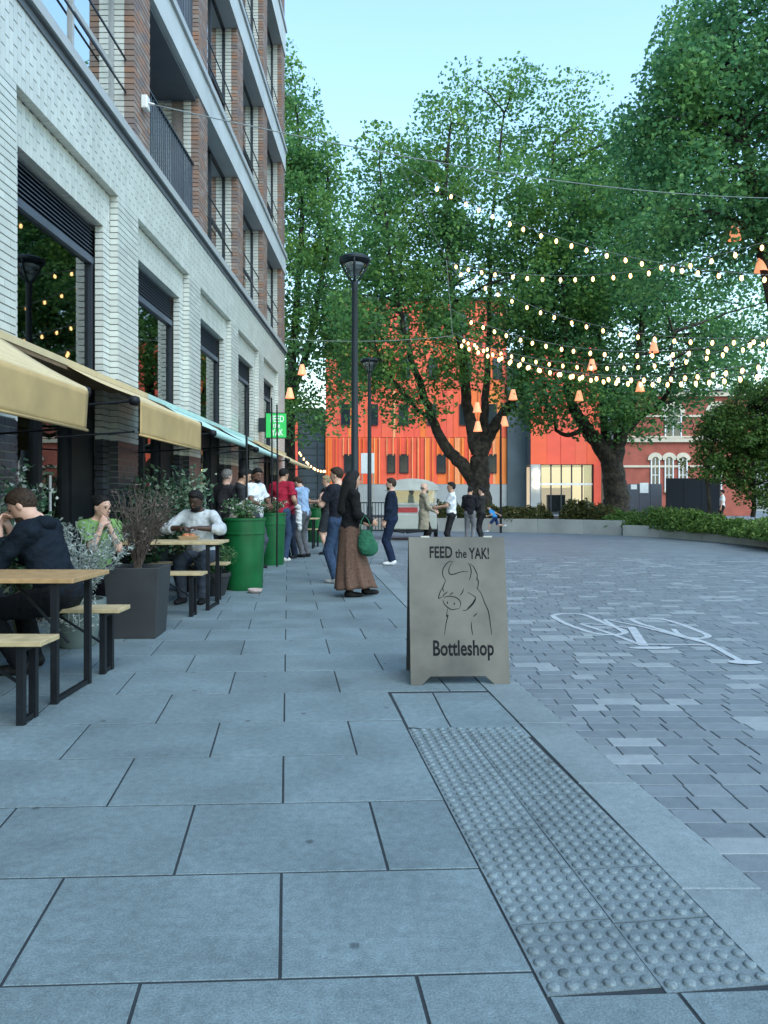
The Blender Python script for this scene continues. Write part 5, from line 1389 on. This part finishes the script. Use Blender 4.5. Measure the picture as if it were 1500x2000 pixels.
SKIN = {k: M('skin '+k, c, .5, .06, 14, spec=.35) for k, c in dict(light=(.56, .34, .25), tan=(.42, .24, .16), brown=(.14, .07, .045), dark=(.055, .03, .02)).items()}
for _k in SKIN.values(): _k.node_tree.nodes['Principled BSDF'].inputs['Subsurface Weight'].default_value = .05
HAIR = {k: M('hair '+k, c, .6, .4, 70, .9, 110, bdist=.008, spec=.18) for k, c in dict(black=(.012, .011, .011), brown=(.045, .028, .018), grey=(.22, .20, .18), blond=(.34, .25, .14)).items()}
m_lip_skin = M('lips', (.30, .12, .10), .5, .1)
m_eye = M('eye', (.02, .015, .012), .2, 0)
_cl = {}
def cloth(col, pat=False, rough=.85):
    key = (col, pat)
    if key not in _cl:
        if pat: _cl[key] = M('patterned cloth', col, rough, .1, 55, .2, 150, col2=tuple(c*.45 for c in col), bdist=.003, spec=.12)
        else: _cl[key] = M('cloth', col, rough, .14, 7, .7, 26, bdist=.02, spec=.12)
    return _cl[key]

def person(label, x, y, face, H=1.75, skin='light', hair='brown', hstyle='short', top=((.1, .1, .1), 'short'), bottom=((.03, .03, .04), 'long'), shoe=(.02, .02, .02),
           pelvis=None, lean=0, side=0, head=(0, 0), hands=None, elbows=None, palms=None, feet=None, knees=None, feet_yaw=(8, -8), beard=None, fat=1.0, h=.012, z=0.0,
           coat=None, skirt=None, hem=None, group='people on the pavement', curl=.55, hood=False, name='person'):
    s = H/1.75; sd = abs(hash(label)) % 9999 if False else sum(map(ord, label)) % 9999
    S3 = lambda *v: np.array(v, float)*s
    P = S3(*(pelvis or (0, 0, .93)))
    ln, sdr = R(lean), R(side)
    U = nrm((math.sin(sdr), math.sin(ln), math.cos(ln))); Xs = nrm(np.cross((0, 1, 0), U) if abs(U[1]) < .98 else (1, 0, 0)); Xs = nrm((1, 0, 0)-U*U[0]); Fw = np.cross(U, Xs)
    fr = [Xs, Fw, U]
    def T(a, b_, c_): return P+(Xs*a+Fw*b_+U*c_)*s
    hips = {'L': P+S3(-.085, 0, -.03), 'R': P+S3(.085, 0, -.03)}
    sh = {'L': T(-.17, -.01, .475), 'R': T(.17, -.01, .475)}
    neck = T(0, -.015, .53)
    hy, hp = R(head[0]), R(head[1])
    Uh = nrm(U*math.cos(hp)*.6+np.array((0, 0, 1))*.4+Fw*math.sin(-hp)*-1)
    Fh0 = nrm(Fw-Uh*Fw.dot(Uh)); Xh0 = np.cross(Fh0, Uh); Fh = Fh0*math.cos(hy)-Xh0*math.sin(hy); Xh = np.cross(Fh, Uh); frh = [Xh, Fh, Uh]
    hc = neck+Uh*.155*s+Fh*.018*s
    def Hd(a, b_, c_): return hc+(Xh*a+Fh*b_+Uh*c_)*s
    hands = hands or {}; elbows = elbows or {}; feet = feet or {}; knees = knees or {}; palms = palms or {}
    arm = {}
    for q, sg in (('L', -1), ('R', 1)):
        tgt = S3(*hands.get(q, (sg*.235, .05, .80))); hint = elbows.get(q, (sg*.5, -1, -.2))
        e, w = ik(sh[q], tgt, .285*s, .255*s, hint); arm[q] = (sh[q], e, w)
    leg = {}
    for q, sg in (('L', -1), ('R', 1)):
        f = feet.get(q, (sg*.095, -.02, .075)); tgt = S3(*f); hint = knees.get(q, (sg*.1, 1, 0))
        k_, a_ = ik(hips[q], tgt, .43*s, .43*s, hint); leg[q] = (hips[q], k_, a_)
    fa = fat
    def torso(B, g=0.0):
        B.ell(P+U*.0, S3(.155*fa, .115*fa, .13)+g, fr, .06); B.ell(T(0, .005, .17), S3(.138*fa, .105*fa, .16)+g, fr, .07)
        B.ell(T(0, 0, .34), S3(.158*(.5+.5*fa), .112*(.5+.5*fa), .17)+g, fr, .06); B.cone(sh['L'], sh['R'], .055*s+g, .055*s+g, .06)
        B.cone(T(-.09, -.015, .49), T(0, -.02, .55), .05*s+g*.5, .045*s, .05); B.cone(T(.09, -.015, .49), T(0, -.02, .55), .05*s+g*.5, .045*s, .05)
    # body
    B = SDF(); torso(B, -.006)
    B.cone(neck-U*.03*s, hc-Uh*.05*s, .052*s, .050*s, .03)
    B.ell(Hd(0, 0, .02), S3(.074, .092, .100), frh, .03); B.ell(Hd(0, .022, -.055), S3(.055, .066, .062), frh, .04); B.ell(Hd(0, .060, -.088), S3(.024, .022, .020), frh, .02)
    B.cone(Hd(0, .088, .015), Hd(0, .108, -.022), .009*s, .014*s, .012); B.ell(Hd(0, .084, -.055), S3(.022, .010, .007), frh, .008)
    B.ell(Hd(0, .083, .034), S3(.050, .014, .010), frh, .012)
    for sg in (-1, 1):
        B.ell(Hd(sg*.076, -.008, -.005), S3(.010, .020, .032), frh, .008); B.ell(Hd(sg*.030, .097, .016), S3(.016, .012, .010), frh, .004, sub=True)
    for q, sg in (('L', -1), ('R', 1)):
        a, e, w = arm[q]; B.cone(a, e, .050*s*fa, .040*s*fa, .035); B.cone(e, w, .041*s*fa, .027*s, .025)
        d = nrm(w-e); pn = nrm(palms.get(q, (-sg, .15, 0))); pn = nrm(pn-d*pn.dot(d)); sdv = np.cross(d, pn)
        thumb = sdv if sdv.dot((0, 1, .3)) > 0 else -sdv
        B.ell(w+d*.048*s, S3(.040, .017, .052), [thumb, pn, d], .02)
        c1 = curl
        for i in range(4):
            b0 = w+d*.082*s+thumb*(1.5-i)*.0195*s; L1 = (.040, .044, .042, .034)[i]*s; rr = max(.0088*s, h*.72)
            m1 = b0+(d*math.cos(c1)+pn*math.sin(c1))*L1; m2 = m1+(d*math.cos(2*c1)+pn*math.sin(2*c1))*L1*.85
            B.cone(b0, m1, rr, rr*.95, .008); B.cone(m1, m2, rr*.95, rr*.85, .006)
        b0 = w+d*.03*s+thumb*.032*s; m1 = b0+nrm(d*.6+thumb*.6+pn*.4)*.04*s; m2 = m1+nrm(d*.85+thumb*.15+pn*.5)*.032*s
        B.cone(b0, m1, max(.0115*s, h*.8), max(.0105*s, h*.75), .012); B.cone(m1, m2, max(.0105*s, h*.75), max(.009*s, h*.7), .008)
        hp_, kn, an = leg[q]; B.cone(hp_, kn, .078*s*fa, .052*s, .05); B.cone(kn, kn+(an-kn)*.4, .054*s, .052*s, .03); B.cone(kn+(an-kn)*.35, an, .052*s, .036*s, .03)
        B.cone(an, an+np.array((0, .02, -.03))*s, .036*s, .035*s, .02)
    V, F = B.mesh(h)
    o = mesh_np(name, V, F, SKIN[skin], None, smooth=True, origin=(0, 0, 0))
    o.location = (x, y, z); o.rotation_euler = (0, 0, R(face)); tag(o, label, 'person', group)
    def child(S_, nm, mat, hh=h, **k):
        V, F = S_.mesh(hh, **k)
        if len(F): return mesh_np(nm, V, F, mat, o, smooth=True, origin=(0, 0, 0))
    # upper garment
    tc, sl = top; C = SDF(); g = .012*s; torso(C, g)
    for q in 'LR':
        a, e, w = arm[q]; lx = .01*s
        if sl == 'short': m_ = a+(e-a)*.72; C.cone(a, e, .058*s*fa+lx, .058*s*fa+lx, .04, clip=[(m_, nrm(e-a))])
        elif sl == 'long':
            C.cone(a, e, .054*s*fa+lx, .046*s*fa+lx, .04); m_ = e+(w-e)*.95; C.cone(e, w, .046*s*fa+lx, .036*s+lx, .03, clip=[(m_, nrm(w-e))])
        elif sl == 'rolled':
            m_ = e+(w-e)*.45; C.cone(a, e, .054*s*fa+lx, .048*s*fa+lx, .04); C.cone(e, w, .048*s*fa+lx, .044*s+lx, .03, clip=[(m_, nrm(w-e))])
    hm = hem if hem is not None else -.07
    if coat:
        for sg in (-1, 1): C.cone(P+Xs*sg*.07*s, P+np.array((sg*.085, -.01, -coat))*s, .115*s, .14*s, .07)
        gcl = [(P+U*-coat*s, (0, 0, -1))]
    else: gcl = [(P+U*hm*s, -U)]
    gcl.append((neck+U*.025*s+Fw*.0, nrm(U+Fw*.25)))
    child(C, 'jacket' if sl == 'long' else 'shirt', cloth(tc), wr=.011*s, gclip=gcl, seed=sd)
    if hood:
        child(SDF().ell(T(0, -.075, .50), S3(.10, .06, .055), fr, .03).ell(T(0, -.02, .535), S3(.085, .075, .03), fr, .03), 'collar', cloth(tc), wr=.005)
    # lower garment
    bc, bl = bottom; C = SDF()
    if bl in ('long', 'shorts'):
        C.ell(P+U*.0, S3(.158*fa, .118*fa, .125)+.008, fr, .06)
        for q in 'LR':
            hp_, kn, an = leg[q]; C.cone(hp_, kn, .090*s*fa, (.072 if bl == 'long' else .088)*s, .05, clip=[] if bl == 'long' else [(hp_+(kn-hp_)*.95, nrm(kn-hp_))])
            if bl == 'long': C.cone(kn, an, .072*s, .062*s, .03, clip=[(an+(an-kn)*.03, nrm(an-kn))])
        child(C, 'trousers' if bl == 'long' else 'shorts', cloth(bc), wr=.008*s, gclip=[(P+U*.12*s, U)], seed=sd+3)
    for q, sg in (('L', -1), ('R', 1)):
        hp_, kn, an = leg[q]; yw = R(feet_yaw[0] if q == 'L' else feet_yaw[1]); fd = np.array((-math.sin(yw), math.cos(yw), 0)); sdv = np.array((math.cos(yw), math.sin(yw), 0))
        C = SDF(); zf = an[2]-.075*s; gz = np.array((an[0], an[1], zf))
        C.ell(gz+fd*-.02*s+np.array((0, 0, .045))*s, S3(.042, .058, .055), [sdv, fd, (0, 0, 1)], .03); C.ell(gz+fd*.085*s+np.array((0, 0, .026))*s, S3(.046, .105, .042), [sdv, fd, (0, 0, 1)], .05)
        C.cone(an+np.array((0, 0, .01)), an+np.array((0, 0, -.04))*s, .044*s, .046*s, .02)
        child(C, 'shoe', cloth(shoe, rough=.5), min(h, .011), gclip=[((0, 0, zf+.002), (0, 0, -1))])
    # hair
    if hstyle:
        C = SDF(); fp = Hd(0, .045, .052)
        C.ell(Hd(0, -.008, .03), S3(.084, .104, .103), frh, .02, clip=[(fp, nrm(Fh*.8-Uh*.62)), (Hd(0, -.02, -.06), nrm(-Uh+Fh*.6))])
        if hstyle == 'short': C.ell(Hd(0, .03, .092), S3(.066, .062, .034), frh, .03)
        if hstyle == 'bald': C = SDF().ell(Hd(0, -.025, -.005), S3(.079, .078, .045), frh, .02, clip=[(Hd(0, .01, 0), Fh)])
        if hstyle == 'long':
            C.ell(Hd(0, -.035, -.02), S3(.088, .085, .12), frh, .03, clip=[(Hd(0, .03, 0), Fh)])
            C.cone(Hd(0, -.07, -.05), T(0, -.10, .26), .085*s, .095*s, .05); C.cone(Hd(.05, -.03, -.07), T(.09, -.03, .34), .05*s, .05*s, .04); C.cone(Hd(-.05, -.03, -.07), T(-.09, -.03, .34), .05*s, .05*s, .04)
        if hstyle == 'bun': C.ell(Hd(0, -.11, .06), S3(.045, .045, .045), frh, .02)
        child(C, 'hair', HAIR[hair], min(h, .010), wr=.004, seed=sd+5)
    if beard:
        C = SDF().ell(Hd(0, .030, -.072), S3(.061, .070, .058), frh, .02, clip=[(Hd(0, .0, -.035), nrm(Uh+Fh*-.15))])
        C.ell(Hd(0, .092, -.055), S3(.022, .014, .009), frh, .004, sub=True)
        child(C, 'beard', HAIR[beard], min(h, .009), wr=.003, seed=sd)
    V, F = SDF().ell(Hd(0, .0905, -.055), S3(.021, .007, .0055), frh, .004).mesh(.005); mesh_np('mouth', V, F, m_lip_skin, o, smooth=True, origin=(0, 0, 0))
    if hstyle != 'bald':
        for sg in (-1, 1):
            V, F = SDF().cone(Hd(sg*.016, .094, .036), Hd(sg*.048, .083, .038), .0045*s, .0035*s).mesh(.005); mesh_np('eyebrow', V, F, HAIR[hair], o, smooth=True, origin=(0, 0, 0))
    for sg in (-1, 1):
        p = Hd(sg*.031, .082, .016); V = MB().sphere(tuple(p), .0105*s, 8, 6); mesh_np('eye', np.array(V.v), V.f, m_eye, o, smooth=True, origin=(0, 0, 0))
    o['_arm'] = 0; del o['_arm']
    return o, arm

JET, NAVY, DENIM, GREYT, WHITE = (.014, .014, .016), (.016, .024, .042), (.035, .06, .11), (.10, .105, .115), (.66, .68, .70)
# --- seated at the front table, in profile, eating
def seat(h_=.47, y=0): return (0, y, (h_+.095)/1.0)
person('bearded man in a dark navy jacket eating at the nearest table', -2.36, 5.60, 88, 1.80, 'light', 'brown', 'short', ((.007, .012, .019), 'long'), ((.008, .009, .011), 'long'), (.012, .012, .012),
       pelvis=(0, 0, .545), lean=20, head=(0, 22), hands={'L': (-.08, .40, 1.00), 'R': (.06, .41, 1.02)}, elbows={'L': (-.45, .1, -1), 'R': (.45, .1, -1)}, palms={'L': (.3, -.6, .3), 'R': (-.3, -.6, .3)},
       feet={'L': (-.13, .22, .075), 'R': (.15, .26, .075)}, knees={'L': (-.5, 1, .6), 'R': (.4, 1, .6)}, beard='brown', fat=1.22, h=.009, group='people at the tables', hood=True, curl=.9)
o = MB(); 
# --- woman in green facing the picture, hands at her mouth
person('woman in a light green top holding food to her mouth behind the front table', -2.90, 7.75, -135, 1.66, 'light', 'black', 'bun', ((.17, .30, .10), 'short'), ((.02, .02, .03), 'long'), (.02, .02, .02),
       pelvis=(0, 0, .56), lean=8, head=(20, 8), hands={'L': (-.05, .20, 1.02), 'R': (.05, .22, 1.04)}, elbows={'L': (-.35, .1, -1), 'R': (.35, .1, -1)}, palms={'L': (.6, -.6, 0), 'R': (-.6, -.6, 0)},
       feet={'L': (-.1, .36, .075), 'R': (.1, .36, .075)}, knees={'L': (-.1, 1, 1), 'R': (.1, 1, 1)}, h=.010, group='people at the tables', curl=1.0)
for xx, yy, lb in ((-2.90, 7.78, 'low wooden stool under the woman in green'),):
    t = empty('stool', (xx, yy, 0), lb, 'stool'); MB().lathe([(.17, .42), (.18, .45), (.17, .47)], (xx, yy, 0), 20).build('seat', m_wood, t)
    for k in range(3): MB().tube([(xx+.15*math.cos(k*2.09), yy+.15*math.sin(k*2.09), 0), (xx+.1*math.cos(k*2.09), yy+.1*math.sin(k*2.09), .43)], .015, 6).build('leg', m_black, t)
person('bearded man in a pale grey shirt eating at the table beside the green tub', -2.28, 9.58, 176, 1.78, 'dark', 'black', 'short', ((.44, .47, .48), 'rolled'), ((.05, .06, .08), 'long'), JET,
       pelvis=(0, 0, .56), lean=14, head=(-12, 14), hands={'L': (-.10, .40, .89), 'R': (.12, .40, .89)}, elbows={'L': (-1, -.1, -.3), 'R': (1, -.1, -.3)}, palms={'L': (.3, 0, -1), 'R': (-.3, 0, -1)},
       feet={'L': (-.12, .34, .075), 'R': (.12, .34, .075)}, knees={'L': (-.1, 1, 1), 'R': (.1, 1, 1)}, beard='black', fat=1.1, group='people at the tables')
# --- standing group by the tubs
person('man in a dark grey shirt standing in profile by the seated bearded man', -2.40, 12.3, -75, 1.78, 'tan', 'black', 'short', ((.03, .032, .036), 'short'), ((.20, .18, .15), 'long'), JET, lean=12, head=(0, 12),
       hands={'R': (.14, .30, .92), 'L': (-.18, .25, .92)})
person('older grey haired man with white collar behind the man in the dark shirt', -2.66, 12.75, -35, 1.76, 'light', 'grey', 'short', ((.05, .05, .055), 'long'), (JET, 'long'), JET, lean=6, hood=False)
person('man in a white T-shirt standing behind the nearest green tub', -2.33, 13.9, -115, 1.83, 'brown', 'black', 'short', (WHITE, 'short'), ((.06, .07, .09), 'long'), JET, head=(-20, 14), hands={'R': (.10, .28, 1.08), 'L': (-.10, .26, 1.06)},
       elbows={'R': (1, -.5, -.3), 'L': (-1, -.5, -.3)}, beard='black', curl=.9)
_, arm = person('man in a red shirt seen from behind with a white jacket over his arm', -2.08, 15.45, -20, 1.90, 'tan', 'black', 'short', ((.36, .02, .045), 'short'), (DENIM, 'long'), (.5, .5, .48), lean=8, head=(-15, 12), hands={'R': (.24, .20, .98), 'L': (-.16, .28, 1.05)}, fat=1.08)
jk = SDF().cone((.30, .17, 1.08), (.33, .19, .66), .07, .055, .05).cone((.26, .24, 1.05), (.27, .27, .72), .06, .045, .05)
V, F = jk.mesh(.012, wr=.02, seed=4); o = mesh_np('folded_jacket', V, F, cloth((.62, .62, .62)), None, smooth=True, origin=(0, 0, 0)); o.location = (-2.08, 15.45, 0); o.rotation_euler = (0, 0, R(-20)); tag(o, 'white jacket hanging over the arm of the man in red', 'jacket')
person('person in burgundy leaning in between the red shirt and the pale blue shirt', -1.98, 16.3, 150, 1.74, 'light', 'brown', 'short', ((.20, .02, .04), 'long'), (NAVY, 'long'), JET, lean=14, head=(0, 18), hands={'R': (.12, .32, 1.0), 'L': (-.12, .32, 1.0)})
person('man in a pale blue shirt and grey trousers looking down in the group', -1.72, 16.6, 62, 1.78, 'light', 'brown', 'short', ((.25, .36, .52), 'long'), (GREYT, 'long'), JET, lean=10, head=(0, 22), hands={'R': (.08, .32, 1.02), 'L': (-.12, .34, 1.0)})
person('fair haired man in black T-shirt and dark shorts facing left', -1.28, 17.4, 78, 1.80, 'light', 'blond', 'short', (JET, 'short'), ((.03, .035, .04), 'shorts'), (.015, .02, .03), head=(0, 8), hands={'L': (-.10, .36, 1.16), 'R': (.10, .34, 1.14)}, elbows={'L': (-.6, -.4, -1), 'R': (.6, -.4, -1)}, fat=1.08, curl=.8)
person('man in dark T-shirt and jeans half hidden behind the walking woman', -.69, 11.5, 60, 1.74, 'light', 'brown', 'short', ((.016, .018, .026), 'short'), (DENIM, 'long'), (.3, .3, .3), head=(10, 6), hands={'L': (-.06, .26, 1.30), 'R': (.22, .08, .85)}, elbows={'L': (-.6, .2, -1), 'R': (.5, -1, 0)})
# --- woman with the long skirt
wo, arm = person('woman with long black hair and a long brown patterned skirt walking right', -.44, 9.87, -72, 1.63, 'tan', 'black', 'long', ((.012, .012, .013), 'long'), ((0, 0, 0), 'none'), (.012, .011, .011), lean=3, head=(8, 6),
       hands={'R': (.16, .27, 1.03), 'L': (-.14, .25, 1.02)}, elbows={'R': (.5, -1, -.3), 'L': (-.5, -1, -.3)}, feet={'L': (-.07, .26, .085), 'R': (.07, -.02, .075)}, feet_yaw=(4, -6), h=.010, hem=-.12, curl=1.0)
n, mrow = 72, 22; vs = []; fs = []; sc_ = 1.63/1.75
for j in range(mrow+1):
    t = j/mrow; z = (1.03-t*.915)*sc_; rx = (.172+.07*t**1.1-.03*max(0, .1-t)/.1)*sc_; ry = (.135+.15*t**1.2-.02*max(0, .1-t)/.1)*sc_
    for k in range(n):
        a = 2*math.pi*k/n; w = 1+(.03+.07*t)*t*math.sin(9*a+.8*math.sin(3*t))+.03*t*math.sin(17*a)
        vs.append((rx*w*math.cos(a), .03*t+ry*w*math.sin(a)+.05*t*t, z+.015*t*math.sin(2*a+1)))
for j in range(mrow):
    for k in range(n): fs.append((j*n+k, (j+1)*n+k, (j+1)*n+(k+1) % n, j*n+(k+1) % n))
o = mesh_np('skirt', np.array(vs), fs, cloth((.16, .095, .07), True), wo, smooth=True, origin=(0, 0, 0))
sm = o.modifiers.new('thickness', 'SOLIDIFY'); sm.thickness = .004
# green tote bag on her arm
bg = empty('tote_bag', (-.24, 9.66, .55), 'green tote bag hanging from the arm of the woman in the long skirt', 'bag')
C = SDF().ell((-.22, 9.68, .72), (.10, .06, .16), None, .03).ell((-.20, 9.68, .64), (.13, .065, .11), None, .05)
V, F = C.mesh(.012, wr=.012, gclip=[((0, 0, .86), (0, 0, 1))], seed=8); mesh_np('bag_body', V, F, cloth((.03, .13, .075)), bg, smooth=True)
for dy in (-.03, .03): MB().tube([(-.30, 9.68+dy, .84), (-.285, 9.68+dy, .98), (-.245, 9.69+dy*.5, 1.045), (-.20, 9.68+dy*.6, .99), (-.15, 9.68+dy, .84)], .008, 6).build('handle', cloth((.03, .13, .075)), bg, smooth=True)
# --- people on the road side
person('man in navy with white trainers and a hand in his pocket beside the kerb', .14, 14.7, 82, 1.66, 'light', 'brown', 'short', ((.010, .017, .034), 'long'), ((.012, .02, .045), 'long'), (.62, .62, .62), hands={'L': (-.21, .10, .88), 'R': (.20, .14, .92)}, feet_yaw=(10, -14), beard='brown', fat=1.12, hem=-.12)
person('bald man in a long beige coat behind the pavement sign', .99, 19.0, -80, 1.66, 'light', 'grey', 'bald', ((.33, .29, .21), 'long'), ((.02, .018, .016), 'long'), JET, coat=.40, hands={'R': (.16, .26, 1.0), 'L': (-.15, .28, 1.02)}, beard='grey', fat=1.0)
person('young man in a white T-shirt and black trousers facing left behind the sign', 1.58, 18.0, 85, 1.66, 'tan', 'black', 'short', (WHITE, 'short'), (JET, 'long'), (.3, .3, .3), hands={'L': (-.12, .36, 1.12), 'R': (.10, .34, 1.10)}, elbows={'L': (-.5, -.5, -1), 'R': (.5, -.5, -1)}, hem=-.14)
person('person in a black jacket and grey trousers seen from behind', 2.44, 21.8, -15, 1.62, 'tan', 'black', 'short', ((.016, .016, .02), 'long'), ((.16, .16, .17), 'long'), JET, fat=1.05, hood=True, head=(0, 20), hands={'R': (.16, .26, 1.0), 'L': (-.15, .28, 1.02)})
person('thin person in black standing right of the grey trousers', 2.84, 22.3, 70, 1.60, 'light', 'black', 'short', ((.03, .03, .03), 'short'), (JET, 'long'), JET, hands={'L': (-.12, .3, 1.0), 'R': (.1, .3, 1.02)})
person('child in a bright blue top running in front of the long planter', 4.08, 28.4, 75, 1.12, 'light', 'brown', 'short', ((.06, .30, .62), 'short'), ((.02, .04, .12), 'shorts'), (.7, .7, .7), lean=35, pelvis=(0, -.05, .86), hands={'L': (-.25, .35, .95), 'R': (.25, -.30, 1.0)}, feet={'L': (-.08, .38, .10), 'R': (.08, -.62, .42)}, knees={'L': (0, 1, 0), 'R': (0, .6, -1)}, z=.02)
person('tiny far person in a white top by the dark hoarding', at(1411, 0, 36)[0], 36, 60, 1.70, 'light', 'black', 'short', (WHITE, 'short'), (JET, 'long'), JET, h=.016)

# plates and cups on the tables
m_card = M('brown card tray', (.42, .30, .18), .8, .1, 12); m_food = M('food', (.45, .16, .06), .7, .4, 60, .6, 80)
def tray(x, y, z, lb):
    t = empty('food_tray', (x, y, z), lb, 'food tray')
    m = MB(); m.add([(x-.09, y-.06, z+.002), (x+.09, y-.06, z+.002), (x+.09, y+.06, z+.002), (x-.09, y+.06, z+.002), (x-.11, y-.08, z+.045), (x+.11, y-.08, z+.045), (x+.11, y+.08, z+.045), (x-.11, y+.08, z+.045)], [(0, 1, 2, 3), (0, 4, 5, 1), (1, 5, 6, 2), (2, 6, 7, 3), (3, 7, 4, 0)]); o = m.build('tray', m_card, t); o.modifiers.new('s', 'SOLIDIFY').thickness = .003
    V, F = SDF().ell((x-.03, y, z+.04), (.05, .045, .03)).ell((x+.04, y+.01, z+.04), (.045, .04, .03)).mesh(.008, wr=.012, seed=3); mesh_np('food', V, F, m_food, t, smooth=True)
tray(-2.30, 9.06, .771, 'card tray of food before the man in the pale grey shirt')
